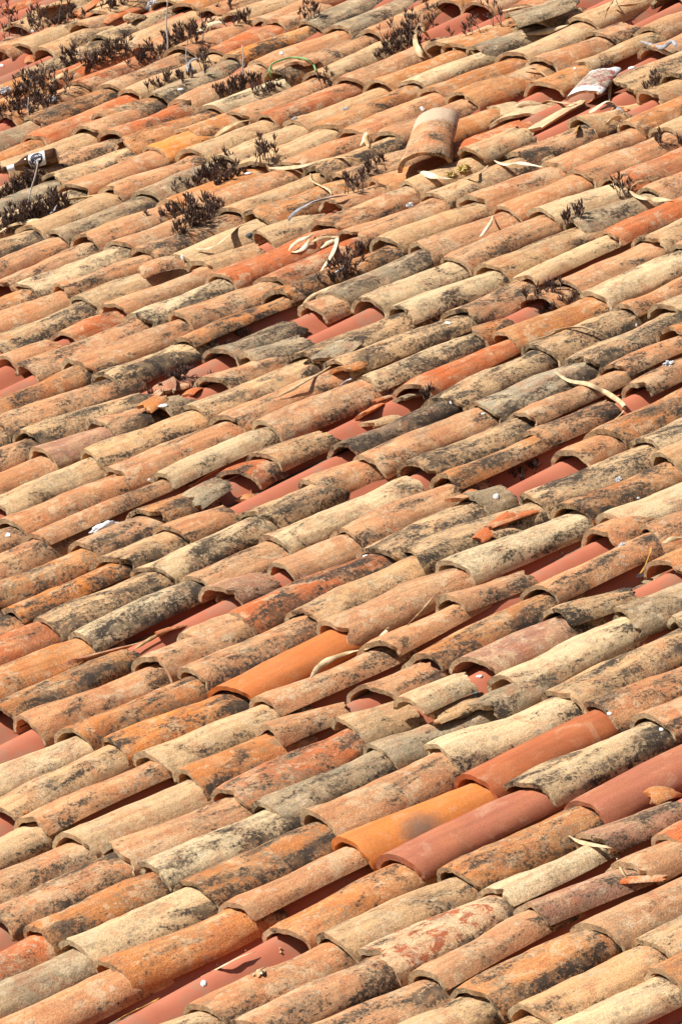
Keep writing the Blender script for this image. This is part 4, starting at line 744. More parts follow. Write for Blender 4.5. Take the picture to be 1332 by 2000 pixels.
  ([[-2.2737, 2.9928, 0.0623], [-2.2614, 3.0075, 0.0738], [-2.2711, 3.0433, 0.0859], [-2.36, 3.1084, 0.0749]], 0.0091, 'pale', 'thin white plastic like leaf on a crest, upper middle right'),
  ([[-2.6914, 3.7926, 0.0488], [-2.681, 3.7738, 0.0744], [-2.6776, 3.8045, 0.0827], [-2.682, 3.8242, 0.0606], [-2.6207, 3.7708, 0.0686]], 0.0159, 'pale', 'crumpled pale leaf on the ochre tile end, upper right'),
  ([[-2.7285, 3.6763, 0.0729], [-2.7447, 3.6993, 0.0827], [-2.8221, 3.761, 0.0614]], 0.0127, 'amber', 'small orange leaf stuck by the pinkish cream slab'),
  ([[1.2868, -0.4541, 0.0153], [1.2839, -0.4165, 0.0133], [1.2849, -0.3562, 0.012], [1.2774, -0.3363, 0.0091]], 0.0078, 'amber', 'dry yellow leaf edge under an orange tile at the bottom'),
  ([[1.2834, -0.2305, 0.008], [1.3964, -0.2299, 0.059], [1.4081, -0.1811, 0.0624], [1.4113, -0.1438, 0.057]], 0.0079, 'straw', 'straw leaf lining the upper side of the bare red ridge, bottom'),
  ([[0.847, 0.8443, 0.0728], [0.8487, 0.8136, 0.0743], [0.8268, 0.79, 0.0721]], 0.006, 'straw', 'short yellow leaf lying by the slate lump'),
  ([[-0.5521, 0.7108, 0.0566], [-0.5554, 0.7584, 0.0599], [-0.5554, 0.8141, 0.0601], [-0.5578, 0.8538, 0.0557]], 0.0078, 'tan', 'tan leaf strip beside the long brown broken strip, left'),
]
CORD = [[-4.7762, 3.8158, 0.0578], [-4.7055, 3.7786, 0.0967], [-4.7808, 3.8343, 0.095], [-4.7806, 3.8752, 0.0955], [-4.7667, 3.9179, 0.0887], [-4.6207, 3.884, 0.105], [-4.6122, 3.8962, 0.0821], [-4.4996, 3.8377, 0.0914]]
LOOPS = [
  ([[-5.2394, 3.7822, 0.0758], [-5.2105, 3.75, 0.0718], [-5.2366, 3.7592, 0.0891], [-5.3783, 3.8563, 0.063], [-5.3115, 3.8569, 0.0752]], 'grey plastic band looped between plants, upper left'),
  ([[-5.8847, 3.4057, 0.0743], [-5.9506, 3.4603, 0.0726], [-5.941, 3.4843, 0.0812], [-5.8945, 3.4768, 0.074]], 'grey plastic strap standing in the plants at the left edge'),
]
PLANTS = [
  ([[-6.8311, 3.8762, 0.0432], [-6.8246, 3.9024, 0.0404], [-6.8186, 3.9288, 0.0374], [-6.8132, 3.9556, 0.0342], [-6.7083, 3.9344, 0.0566]], 0.1246, 16, 'tall dry dark plant in the top left corner'),
  ([[-6.7944, 3.9746, 0.0186], [-6.6473, 3.9533, 0.051], [-6.5048, 3.9334, 0.0824], [-6.5043, 3.9823, 0.077], [-6.5065, 4.0327, 0.071]], 0.1046, 34, 'dense dry dark clump behind the open arched tiles'),
  ([[-6.4201, 4.0774, 0.0829], [-6.3743, 4.095, 0.0928], [-6.3811, 4.1388, 0.0891], [-6.3857, 4.1815, 0.086], [-6.3852, 4.2218, 0.0842]], 0.0674, 26, 'dense dark clump at the top edge left of the stalk'),
  ([[-5.8261, 3.356, 0.06], [-5.8307, 3.395, 0.0599], [-5.8394, 3.4361, 0.0586], [-5.8469, 3.4767, 0.0576], [-5.8549, 3.5177, 0.0566]], 0.1181, 34, 'large dark clump with upright shoots by the left edge'),
  ([[-5.6417, 3.3896, 0.08], [-5.6411, 3.4151, 0.0793], [-5.6423, 3.4414, 0.0782], [-5.6519, 3.4718, 0.0748], [-5.6596, 3.5014, 0.072]], 0.0983, 22, 'dry clump right beside the white scrap, upper left'),
  ([[-5.7096, 3.2323, 0.075], [-5.6354, 3.2423, 0.0912], [-5.643, 3.2908, 0.0853], [-5.6394, 3.3341, 0.0824], [-5.6327, 3.376, 0.0804]], 0.0529, 34, 'low strip of dry shoots along a crest at the left edge'),
  ([[-5.5829, 3.2849, 0.0694], [-5.5865, 3.3103, 0.0669], [-5.5287, 3.3064, 0.0812], [-5.5367, 3.3339, 0.0775], [-5.5895, 3.383, 0.0616]], 0.0564, 18, 'short clump just above the dark patched orange tile'),
  ([[-6.0228, 3.6789, 0.0616], [-6.0271, 3.7021, 0.0608], [-6.0297, 3.7246, 0.0604], [-6.0304, 3.7463, 0.0606], [-6.0316, 3.7681, 0.0606]], 0.087, 20, 'small clump standing right in front of the open arches'),
  ([[-5.8312, 3.6672, 0.0643], [-5.8334, 3.7151, 0.0635], [-5.839, 3.7647, 0.0617], [-5.8445, 3.8145, 0.0599], [-5.8502, 3.8645, 0.0581]], 0.0767, 46, 'dense dark clump in front of the two grey arch mouths'),
  ([[-5.6431, 3.7819, 0.0511], [-5.6526, 3.8212, 0.0521], [-5.662, 3.8604, 0.0532], [-5.635, 3.8813, 0.0642], [-5.6429, 3.9198, 0.0658]], 0.0725, 30, 'clump of dry shoots at the foot of the tall white stalk'),
  ([[-5.6449, 3.9112, 0.0691], [-5.6477, 3.9532, 0.0686], [-5.6525, 3.9963, 0.0676], [-5.6601, 4.041, 0.0659], [-5.6716, 4.0878, 0.0631]], 0.065, 34, 'strip of dry shoots right of the tall white stalk'),
  ([[-5.4787, 3.9058, 0.0903], [-5.4775, 3.912, 0.0898], [-5.4766, 3.9185, 0.0892], [-5.4761, 3.9251, 0.0885], [-5.4759, 3.9319, 0.0878]], 0.0911, 6, 'single taller dry plant inside the strip at the top'),
  ([[-5.2152, 3.5746, 0.0699], [-5.2191, 3.6067, 0.07], [-5.2219, 3.6383, 0.0703], [-5.2236, 3.6693, 0.071], [-5.2295, 3.7025, 0.0705]], 0.0484, 12, 'sparse little shoots along a crest, upper left'),
  ([[-5.0861, 3.6422, 0.0863], [-5.0922, 3.6586, 0.084], [-5.096, 3.6738, 0.0823], [-5.0972, 3.6877, 0.0814], [-5.0989, 3.7018, 0.0803]], 0.0482, 6, 'few shoots under the grey plastic band'),
  ([[-5.2284, 3.7995, 0.0582], [-5.2273, 3.8103, 0.0567], [-5.2262, 3.8212, 0.0553], [-5.2248, 3.8318, 0.054], [-5.1498, 3.8044, 0.0733]], 0.0787, 8, 'bushy shoot on the crest right of the plastic band'),
  ([[-4.8375, 3.6333, 0.0521], [-4.8456, 3.6783, 0.0482], [-4.8536, 3.7232, 0.0445], [-4.8603, 3.7676, 0.041], [-4.8589, 3.8078, 0.0399]], 0.055, 42, 'wide low clump around the thin grey stalk'),
  ([[-4.6158, 3.6703, 0.054], [-4.6189, 3.6998, 0.0534], [-4.6238, 3.7302, 0.0523], [-4.6301, 3.7614, 0.0509], [-4.6396, 3.7944, 0.0484]], 0.0618, 20, 'dry clump at the foot of the green cord'),
  ([[-4.4419, 3.8186, 0.0404], [-4.4419, 3.8238, 0.0401], [-4.442, 3.829, 0.0399], [-4.442, 3.8343, 0.0396], [-4.442, 3.8395, 0.0393]], 0.0833, 5, 'single branched dry plant right of the green cord'),
  ([[-4.4597, 4.1112, 0.0399], [-4.4636, 4.1392, 0.0395], [-4.4686, 4.1677, 0.0389], [-4.4702, 4.1944, 0.0393], [-4.4714, 4.2209, 0.0398]], 0.1424, 34, 'tall dense dark plant beside the arching leaf'),
  ([[-4.4618, 4.078, 0.0456], [-4.4621, 4.0897, 0.0446], [-4.4618, 4.1011, 0.0438], [-4.4618, 4.1126, 0.0429], [-4.4628, 4.1248, 0.0417]], 0.0657, 9, 'small dark shoots left of the tall dense plant'),
  ([[-4.3069, 4.2943, 0.0512], [-4.3059, 4.2973, 0.051], [-4.3049, 4.3004, 0.0507], [-4.304, 4.3034, 0.0505], [-4.303, 4.3065, 0.0503]], 0.0692, 3, 'thin dry seedling, leftmost of three at the top'),
  ([[-4.1331, 4.2519, 0.0833], [-4.1344, 4.2565, 0.0832], [-4.1357, 4.2612, 0.083], [-4.1371, 4.2659, 0.0829], [-4.1388, 4.2707, 0.0827]], 0.0866, 3, 'thin dry seedling, middle one of three at the top'),
  ([[-4.1095, 4.3263, 0.0772], [-4.1113, 4.3308, 0.0771], [-4.1132, 4.3353, 0.077], [-4.1153, 4.34, 0.0769], [-4.1176, 4.3447, 0.0767]], 0.112, 4, 'thin dry seedling, tallest of three at the top'),
  ([[-5.1292, 4.2051, 0.0899], [-5.1285, 4.2149, 0.0909], [-5.1298, 4.2259, 0.0912], [-5.1415, 4.2424, 0.0887], [-5.1484, 4.2565, 0.0875]], 0.0753, 8, 'dark dry plant on the grey tile at the top'),
  ([[-5.517, 4.1232, 0.0746], [-5.5178, 4.1398, 0.0728], [-5.5187, 4.1565, 0.0709], [-5.5204, 4.1735, 0.0689], [-5.5233, 4.1912, 0.0665]], 0.0497, 10, 'small clump under a lip at the top, left of centre'),
  ([[-4.0103, 2.9878, 0.0568], [-4.016, 3.037, 0.0573], [-4.0207, 3.0859, 0.0581], [-4.0291, 3.1369, 0.0578], [-4.0413, 3.1899, 0.0564]], 0.0557, 50, 'long clump filling a trough left of the tall dry plant'),
  ([[-3.8535, 3.1658, 0.0899], [-3.8293, 3.1717, 0.0922], [-3.8198, 3.1853, 0.0901], [-3.8126, 3.2, 0.0873], [-3.8081, 3.2162, 0.0837]], 0.1005, 12, 'tall dry plant with a fan of leaves, upper middle'),
  ([[-3.5106, 2.6779, 0.084], [-3.516, 2.7184, 0.0825], [-3.534, 2.7654, 0.0772], [-3.643, 2.8587, 0.0437], [-3.5724, 2.8611, 0.0657]], 0.0977, 60, 'big dense dark clump between two crests, left of centre'),
  ([[-3.8467, 2.7644, 0.0587], [-3.8476, 2.7956, 0.0579], [-3.8504, 2.8278, 0.0566], [-3.8505, 2.8586, 0.0561], [-3.809, 2.8686, 0.0682]], 0.0446, 26, 'low clump leading into the big dense one'),
  ([[-3.8549, 3.0252, 0.0733], [-3.86, 3.0581, 0.0716], [-3.8645, 3.0907, 0.0701], [-3.867, 3.1223, 0.0693], [-3.8736, 3.1561, 0.0672]], 0.0518, 26, 'low shoots running up to the tall dry plant'),
  ([[-4.4315, 2.5029, 0.0665], [-4.4284, 2.5701, 0.0644], [-4.4247, 2.6372, 0.0624], [-4.4272, 2.7075, 0.0586], [-4.4333, 2.7797, 0.0537]], 0.0772, 95, 'wide dark clump along a crest at the left edge'),
  ([[-4.7419, 2.6829, 0.0762], [-4.8263, 2.7646, 0.0536], [-4.8317, 2.8099, 0.0537], [-4.8352, 2.8544, 0.0543], [-4.8047, 2.8829, 0.0646]], 0.0644, 56, 'strip of dry shoots under the brown bottle'),
  ([[-3.1336, 3.0865, 0.0823], [-3.1403, 3.0978, 0.0796], [-3.142, 3.1065, 0.0784], [-3.1422, 3.1142, 0.0777], [-3.1423, 3.122, 0.077]], 0.0736, 9, 'dry plant standing in front of a tile mouth, upper middle'),
  ([[-3.2926, 3.2443, 0.0768], [-3.2885, 3.2561, 0.0753], [-3.2845, 3.268, 0.0738], [-3.2807, 3.2799, 0.0723], [-3.2772, 3.2921, 0.0706]], 0.0508, 10, 'dark shoots just left of the askew tile'),
  ([[-2.4825, 2.5698, 0.0578], [-2.4807, 2.5925, 0.0587], [-2.4797, 2.6156, 0.0593], [-2.4784, 2.6387, 0.06], [-2.4787, 2.6626, 0.0602]], 0.0479, 12, 'dry shoots below the red orange tile, centre top'),
  ([[-2.4986, 2.6157, 0.078], [-2.5043, 2.6417, 0.0808], [-2.5192, 2.6727, 0.0807], [-2.55, 2.7122, 0.0753], [-2.683, 2.8068, 0.0361]], 0.0544, 18, 'dry shoots around the short white tube'),
  ([[-2.682, 2.7896, 0.0435], [-2.6853, 2.8066, 0.0423], [-2.6886, 2.8237, 0.041], [-2.692, 2.8409, 0.0397], [-2.6664, 2.8424, 0.048]], 0.0552, 14, 'dry clump inside a tile mouth, centre top'),
  ([[-1.5146, 2.696, 0.0895], [-1.5082, 2.7032, 0.0887], [-1.5031, 2.7112, 0.0875], [-1.4988, 2.7196, 0.0859], [-1.4949, 2.7282, 0.0843]], 0.0366, 10, 'dark shoots beside a tan lip right of centre'),
  ([[-1.5101, 2.6797, 0.0306], [-1.5087, 2.7049, 0.0294], [-1.5073, 2.7302, 0.0282], [-1.4203, 2.7058, 0.0579], [-1.4327, 2.7391, 0.0517]], 0.0305, 30, 'fuzzy dry clump on a short tan tile right of centre'),
  ([[-2.3234, 1.8352, 0.0369], [-2.322, 1.8498, 0.036], [-2.3206, 1.8645, 0.035], [-2.3192, 1.8791, 0.034], [-2.3178, 1.8937, 0.0331]], 0.0404, 14, 'dry shoots left of the white lump in the rubble'),
  ([[-2.3496, 1.9194, 0.0504], [-2.354, 1.9374, 0.0514], [-2.3634, 1.9579, 0.0506], [-2.4896, 2.0356, 0.0106], [-2.4913, 2.0525, 0.0125]], 0.0343, 26, 'dry shoots along the shaded side of the whitish tile'),
  ([[-2.293, 1.925, 0.0111], [-2.2922, 1.9448, 0.0107], [-2.1979, 1.9185, 0.0422], [-2.1938, 1.9366, 0.0428], [-2.1912, 1.9553, 0.043]], 0.0374, 24, 'dry shoots between red ridge and rubble'),
  ([[-2.5113, 2.2051, 0.0328], [-2.5108, 2.221, 0.0326], [-2.5103, 2.2368, 0.0324], [-2.5098, 2.2527, 0.0322], [-2.5093, 2.2686, 0.032]], 0.0222, 14, 'tiny dry tufts under the dark curled tile'),
  ([[-2.0608, 3.3865, 0.04], [-2.0607, 3.3884, 0.04], [-2.0606, 3.3903, 0.04], [-2.0605, 3.3922, 0.0401], [-2.0605, 3.3941, 0.0401]], 0.0897, 5, 'tall single dry stalk in front of the broad leaf, right'),
  ([[-2.0024, 3.1341, 0.0821], [-1.9946, 3.1332, 0.0845], [-1.9882, 3.1331, 0.0864], [-1.982, 3.1332, 0.0881], [-1.9744, 3.1324, 0.0904]], 0.0317, 4, 'tiny dry shoot on the cream tile, right'),
  ([[-1.9307, 3.1258, 0.0893], [-1.9333, 3.1321, 0.0897], [-1.9358, 3.1383, 0.0901], [-1.9378, 3.1442, 0.0907], [-1.9399, 3.1502, 0.0912]], 0.0505, 6, 'small branched shoot on the cream tile, right'),
  ([[-2.7881, 4.026, 0.0801], [-2.7933, 4.0354, 0.0785], [-2.8013, 4.0465, 0.076], [-2.8837, 4.1036, 0.0493], [-2.8845, 4.1103, 0.0492]], 0.0574, 8, 'dry shoot on a tile near the upper right edge'),
  ([[-0.5062, 1.9106, 0.0177], [-0.5053, 1.9208, 0.017], [-0.5044, 1.9309, 0.0163], [-0.5036, 1.9411, 0.0156], [-0.5027, 1.9513, 0.0148]], 0.0254, 12, 'small grey tuft on a tile in the dark gap'),
  ([[-1.3241, 2.1559, 0.0386], [-1.2458, 2.1163, 0.0666], [-1.239, 2.1155, 0.0686], [-1.233, 2.1151, 0.0702], [-1.2323, 2.1177, 0.07]], 0.0268, 6, 'little star shaped plant on the red tile, right of centre'),
  ([[-2.2926, 3.7128, 0.047], [-2.2937, 3.7167, 0.0474], [-2.2946, 3.7206, 0.0478], [-2.2956, 3.7244, 0.0483], [-2.2966, 3.7283, 0.0487]], 0.0719, 4, 'bare whitish twig near the right edge'),
  ([[-4.6466, 4.3841, 0.0268], [-4.6477, 4.3887, 0.0268], [-4.6488, 4.3933, 0.0268], [-4.6497, 4.3978, 0.0269], [-4.6507, 4.4023, 0.0269]], 0.0815, 4, 'curved dry shoot on the orange tile at the top'),
  ([[-5.7507, 4.2362, 0.0774], [-5.7506, 4.2394, 0.0771], [-5.7504, 4.2426, 0.0769], [-5.7503, 4.2458, 0.0766], [-5.7503, 4.2491, 0.0763]], 0.0348, 4, 'tiny shoot on a pink tile at the top'),
]
STALKS = [
  ([-5.5633, 3.8661, 0.0694], [-5.5905, 3.9455, 0.249], 0.0054, 'tall white dry stalk at the top left'),
  ([-4.4428, 2.6212, 0.0755], [-4.4444, 2.7309, 0.2288], 0.005, 'long whitish stalk crossing the bottle label'),
  ([-4.8757, 3.762, 0.0572], [-4.8937, 3.8091, 0.1686], 0.0061, 'short pointed grey stalk in a low clump'),
  ([-4.0153, 3.0277, 0.0577], [-4.0254, 3.0546, 0.1208], 0.0043, 'short white stalk left of the tall dry plant'),
  ([-3.2952, 3.9695, 0.0298], [-3.2562, 3.9954, -0.0377], 0.0057, 'grey lichened twig leaning across the bare red ridges'),
  ([-5.2227, 3.7412, 0.063], [-5.2372, 3.7774, 0.1504], 0.0046, 'pale stalk in the crest shoots, upper left'),
  ([-5.5191, 3.2522, 0.0744], [-5.5289, 3.2826, 0.1417], 0.0043, 'pale stalk in front of the dark patched tile'),
  ([-6.0225, 3.758, 0.0535], [-6.0303, 3.7774, 0.1004], 0.0055, 'white knobbly stalk before the grey arch mouth'),
]
TUBE = ([-2.4836, 2.6088, 0.0858], [-2.4916, 2.6465, 0.0872], 0.0061, 'short white tube lying in the dry shoots')
STONES = [
  ([-3.2736, 2.7806, 0.0539], 0.0254, 'slate', 'dark blue grey stone on the red ridge, upper middle'),
  ([0.6644, 0.9559, 0.0221], 0.034, 'slate', 'greenish slate lump wedged beside a short mottled tile'),
  ([-2.8904, 3.1403, 0.0414], 0.022, 'paper', 'crumpled grey white scrap in a tile mouth, upper middle'),
  ([-6.031, 3.4399, 0.0592], 0.0366, 'paper', 'crumpled white scrap at the upper left edge'),
  ([-6.2587, 4.2233, 0.0712], 0.03, 'paper', 'crumpled white scrap at the top left of the stalk'),
  ([-6.326, 4.2351, 0.0423], 0.0339, 'slate', 'dark grey slate piece at the top left of the stalk'),
  ([-4.0951, 3.4915, 0.0904], 0.0134, 'paper', 'small grey white lump on a tan lip, upper middle'),
  ([-3.9696, 3.6155, 0.0823], 0.0167, 'paper', 'grey white tuft lying on a tan tile, upper middle'),
  ([-5.6101, 3.4078, 0.0731], 0.0233, 'paper', 'greenish white torn scrap in the dark clump, left'),
  ([-5.6852, 3.2484, 0.051], 0.0179, 'pink', 'pink crumpled scrap by the left edge'),
  ([0.4773, 1.5925, 0.0206], 0.0151, 'paper', 'crumpled white wrapper beside the amber leaf'),
  ([0.3995, 1.6139, 0.0824], 0.0139, 'paper', 'small white lump beside a lip, right'),
  ([-2.8996, 3.3634, 0.0675], 0.0348, 'leaf', 'crumpled yellow leaf ball before the askew tile'),
  ([-2.9022, 3.3163, 0.0696], 0.0221, 'leaf', 'smaller crumpled yellow leaf beside the first'),
  ([-4.0372, 3.202, 0.0517], 0.02, 'slate', 'dark round piece in the low shoots, upper middle'),
  ([-1.4762, 1.1665, 0.045], 0.0716, 'bag', 'white bag stuffed into the gap under the long red tile'),
  ([-0.5451, 2.4551, 0.0896], 0.0219, 'paper', 'crumpled pale scrap in a gap near the right edge'),
  ([0.1042, 0.0063, 0.0621], 0.0122, 'shard', 'small dark orange crumb between two tiles, lower left'),
  ([-0.0798, 1.9359, 0.0473], 0.0157, 'paper', 'crumpled grey scrap at a tile side, right'),
]
SHARDS = [
  ([-3.2765, 3.854, 0.0148], 0.26, 0.1, 35, 'C', 0, 'pale cream broken slab lying over the bare ridges, upper right'),
  ([-3.0861, 3.8191, 0.0198], 0.25, 0.09, 15, 'C', 0, 'pinkish cream broken slab with an orange leaf, upper right'),
  ([-3.3202, 3.8137, 0.0489], 0.08, 0.06, 0, 'C', 0, 'pale broken tip on the end of an orange tile, upper right'),
  ([-2.3272, 1.8749, 0.0402], 0.09, 0.05, 60, 'B', 1, 'brown shard with grey crust in the rubble left of centre'),
  ([-2.3159, 1.923, 0.0319], 0.05, 0.03, -20, 'R', 0, 'small orange shard in the rubble left of centre'),
  ([-2.1311, 1.7365, 0.0854], 0.07, 0.04, 10, 'O', 0, 'flat orange shard below the rubble left of centre'),
  ([-2.1709, 1.8875, 0.0495], 0.06, 0.03, 20, 'R', 0, 'orange shard leaning at the top of the bare red ridge'),
  ([-2.887, 4.0082, 0.0106], 0.11, 0.06, 5, 'T', 0, 'ochre broken tile piece at the end of a short tile, upper right'),
  ([-2.8974, 3.9703, 0.0218], 0.09, 0.03, 40, 'R', 0, 'red orange splinter by the ochre piece, upper right'),
  ([-3.0925, 4.04, 0.0202], 0.16, 0.02, -15, 'R', 0, 'long red splinter under the paint splashed tile'),
  ([-6.5279, 4.116, 0.0892], 0.16, 0.03, 10, 'R', 0, 'red edged shard at the top of the picture'),
  ([-6.4878, 4.0885, 0.0662], 0.1, 0.04, 0, 'R', 0, 'orange shard below the red edged one at the top'),
  ([-6.5107, 4.1641, 0.0792], 0.08, 0.04, 20, 'T', 1, 'tan shard with grey crust at the top'),
  ([-6.3219, 4.1202, 0.06], 0.17, 0.03, 5, 'R', 0, 'long upright orange shard on the red ridge at the top'),
  ([-6.132, 4.0672, 0.0771], 0.07, 0.05, 0, 'T', 2, 'small grey crusted shard on the red ridge at the top'),
  ([-6.8045, 3.9255, 0.0253], 0.2, 0.04, 8, 'B', 1, 'brown curled shard left of the open arches'),
  ([-6.4223, 4.0022, 0.0603], 0.09, 0.07, 20, 'G', 1, 'grey green shard lying on the orange tile behind the arches'),
  ([-7.1917, 4.159, 0.0252], 0.1, 0.05, 0, 'R', 1, 'small orange shard among plants at the top left'),
  ([-6.7527, 4.0862, 0.0749], 0.16, 0.07, 0, 'T', 1, 'tan tile piece behind the plants at the top'),
  ([-6.4126, 3.7615, 0.0247], 0.07, 0.02, 50, 'R', 0, 'curved red shard standing on the bare ridge, upper left'),
  ([-4.6834, 3.8938, 0.0799], 0.08, 0.05, 20, 'R', 0, 'red broken end beside the green cord'),
  ([1.6805, 0.777, 0.0432], 0.07, 0.05, 5, 'O', 0, 'thin orange flake on the smooth brick red tile'),
  ([-0.1357, 1.5786, 0.0645], 0.13, 0.03, 10, 'R', 0, 'long orange shard in the debris above the long cream tile'),
  ([-0.1332, 1.633, 0.0604], 0.15, 0.025, 5, 'R', 0, 'upper orange shard in the debris above the long cream tile'),
  ([-0.1124, 1.5885, 0.0448], 0.08, 0.05, 0, 'T', 2, 'tan shard in the debris above the long cream tile'),
  ([-1.2738, 1.4997, 0.0177], 0.08, 0.03, 50, 'O', 0, 'brown orange splinter standing on the red sheet left of centre'),
  ([-1.3559, 1.9873, 0.0512], 0.1, 0.03, 25, 'R', 0, 'orange splinter in the gap beside the bare red ridge'),
  ([-1.4531, 2.1054, 0.0288], 0.12, 0.02, 10, 'R', 0, 'thin red shard on edge right of the splinter'),
  ([-1.328, 2.1008, 0.0405], 0.09, 0.06, 5, 'G', 2, 'grey crusted broken tile stub at the end of the red ridge'),
  ([-1.3131, 1.9734, 0.0273], 0.1, 0.05, 10, 'T', 1, 'small tan shard on the bare red ridge, centre'),
  ([-1.8657, 2.2073, 0.0693], 0.13, 0.08, 20, 'G', 2, 'grey granular wedge of broken tile, centre'),
  ([-1.6878, 2.1411, 0.0719], 0.07, 0.06, 0, 'O', 1, 'orange brown broken piece on the tile below the wedge'),
  ([-1.3226, 1.4122, 0.0638], 0.11, 0.07, 5, 'G', 2, 'rounded grey tile stub below the long cream tile'),
  ([-1.5261, 1.5232, 0.0328], 0.1, 0.02, 10, 'O', 0, 'orange strip along the red sheet, left of centre'),
  ([-0.6748, 0.7372, 0.0234], 0.3, 0.028, 4, 'B', 1, 'long curved brown strip of broken tile on the left'),
  ([-0.5665, 0.8329, 0.0495], 0.1, 0.02, 10, 'R', 0, 'red splinter at the end of the long brown strip'),
  ([-0.7089, 0.8479, 0.007], 0.22, 0.012, 8, 'Y', 0, 'yellow strip lying beside the long brown one'),
  ([2.0338, 0.4478, 0.0684], 0.16, 0.02, -50, 'R', 0, 'smooth red splinter across the gap, lower right'),
  ([-0.6987, 2.3746, 0.0155], 0.1, 0.03, 20, 'R', 0, 'orange wedge at the top of the bare ridge, right'),
  ([-0.3813, 1.6546, 0.0841], 0.08, 0.03, 20, 'R', 0, 'orange shard at the lower end of a gap, right of centre'),
  ([0.4959, 1.6053, 0.0037], 0.05, 0.03, 10, 'G', 2, 'small grey wedge on the bare red ridge near the right edge'),
  ([0.4872, 1.0587, 0.0053], 0.08, 0.05, 0, 'R', 0, 'red edged shard over the small opening by the slate'),
  ([0.8122, 0.8316, 0.0765], 0.14, 0.04, 0, 'T', 2, 'mossy tan shard under the raised cream tile'),
]
DISP = [
  ([-2.9955, 3.2885, 0.15], [-3.2688, 3.5365, 0.185], 0.088, 0.074, 0.066, 0.056, 'P', 2.3, 0, 'loose tile lying askew across the others with a clean pale upper end', 'half'),
  ([-2.99, 3.9015, 0.105], [-3.1037, 4.0709, 0.11], 0.064, 0.058, 0.026, 0.026, 'X', 1, 0.0, 'small curved tile splashed with white and dark red paint', 'paint'),
  ([0.7274, 0.7439, 0.135], [0.7241, 0.898, 0.125], 0.09, 0.085, 0.046, 0.044, 'C', 1, -0.12, 'raised pale cream broken tile with an orange front edge', 'clay'),
  ([-3.2408, 2.3695, 0.128], [-3.2078, 2.4858, 0.118], 0.075, 0.072, 0.035, 0.035, 'P', 1, -0.1, 'short broken pinkish tile lying on top of another, left', 'clay'),
  ([-3.987, 4.3201, 0.135], [-3.9134, 4.519, 0.13], 0.115, 0.105, 0.036, 0.036, 'G', 2, -0.05, 'large flat grey lichened tile lying loose at the top', 'clay'),
  ([-2.9253, 3.4133, 0.12], [-2.8982, 3.6069, 0.12], 0.09, 0.085, 0.055, 0.05, 'T', 2, 0, 'broken tan tile lying over the red orange one, upper right', 'clay'),
]
BOTTLE = ([-4.9394, 2.8326, 0.105], [-4.8164, 2.9766, 0.11])

def plain(name, colr, rough=0.8, var=0.35, scale=60, spec=0.2, trans=0.0):
    t = NT(name); v, raw, oi = t.seeded()
    c2 = tuple(x*(1-var) for x in colr)
    col = t.mix(t.ramp(t.noise(v, scale, 4, 0.6), 0.35, 0.65), colr, c2)
    t.put(t.b.inputs["Base Color"], col); t.b.inputs["Roughness"].default_value = rough; t.b.inputs["Specular IOR Level"].default_value = spec
    return t.m
def leafmat(name, c1, c2):
    t = NT(name); v, raw, oi = t.seeded()
    col = t.mix(t.ramp(t.noise(v, 40, 4, 0.6), 0.4, 0.6), c1, c2)
    col = t.mix(t.ramp(t.noise(v, 240, 3, 0.6), 0.62, 0.72, 0, 0.5), col, (0.16, 0.09, 0.04))
    t.put(t.b.inputs["Base Color"], col); t.b.inputs["Roughness"].default_value = 0.6
    t.bump(t.noise(t.vscale(v, (1, 1, 1)), 300, 3), 0.4, 0.001)
    return t.m
M_WHITE = plain("white_lime", (0.80, 0.79, 0.76), 0.6, 0.12, 90)
M_STRAW = leafmat("straw_leaf", (0.62, 0.46, 0.27), (0.48, 0.31, 0.15)); M_PALE = leafmat("pale_leaf", (0.80, 0.70, 0.50), (0.68, 0.50, 0.28))
M_TAN = leafmat("tan_leaf", (0.55, 0.38, 0.17), (0.38, 0.22, 0.09)); M_BROWN = leafmat("brown_leaf", (0.36, 0.22, 0.09), (0.20, 0.10, 0.04))
M_GREY = leafmat("grey_leaf", (0.36, 0.35, 0.36), (0.24, 0.23, 0.25)); M_AMBER = leafmat("amber_leaf", (0.48, 0.26, 0.05), (0.34, 0.17, 0.04))
LEAFM = {'straw': M_STRAW, 'pale': M_PALE, 'tan': M_TAN, 'brown': M_BROWN, 'grey': M_GREY, 'amber': M_AMBER}
M_STEM = plain("dry_stem", (0.26, 0.19, 0.15), 0.9, 0.6, 150); M_SUCC = plain("withered_leaflet", (0.115, 0.066, 0.050), 0.8, 0.65, 200)
M_STALK = plain("bleached_stalk", (0.62, 0.56, 0.50), 0.8, 0.35, 200)
M_BREAK = clay("fresh_broken_clay"); 
M_SLATE = plain("slate", (0.11, 0.125, 0.13), 0.7, 0.4, 50); M_PAPER = plain("dirty_paper", (0.66, 0.66, 0.66), 0.7, 0.35, 40)
M_BAG = plain("white_plastic", (0.78, 0.80, 0.78), 0.45, 0.12, 30, 0.4); M_PINK = plain("pink_plastic", (0.62, 0.20, 0.26), 0.5, 0.3, 60)
M_CORD = plain("green_cord", (0.22, 0.40, 0.16), 0.5, 0.2, 60); M_YLEAF = leafmat("crumpled_leaf", (0.55, 0.42, 0.14), (0.36, 0.24, 0.05))

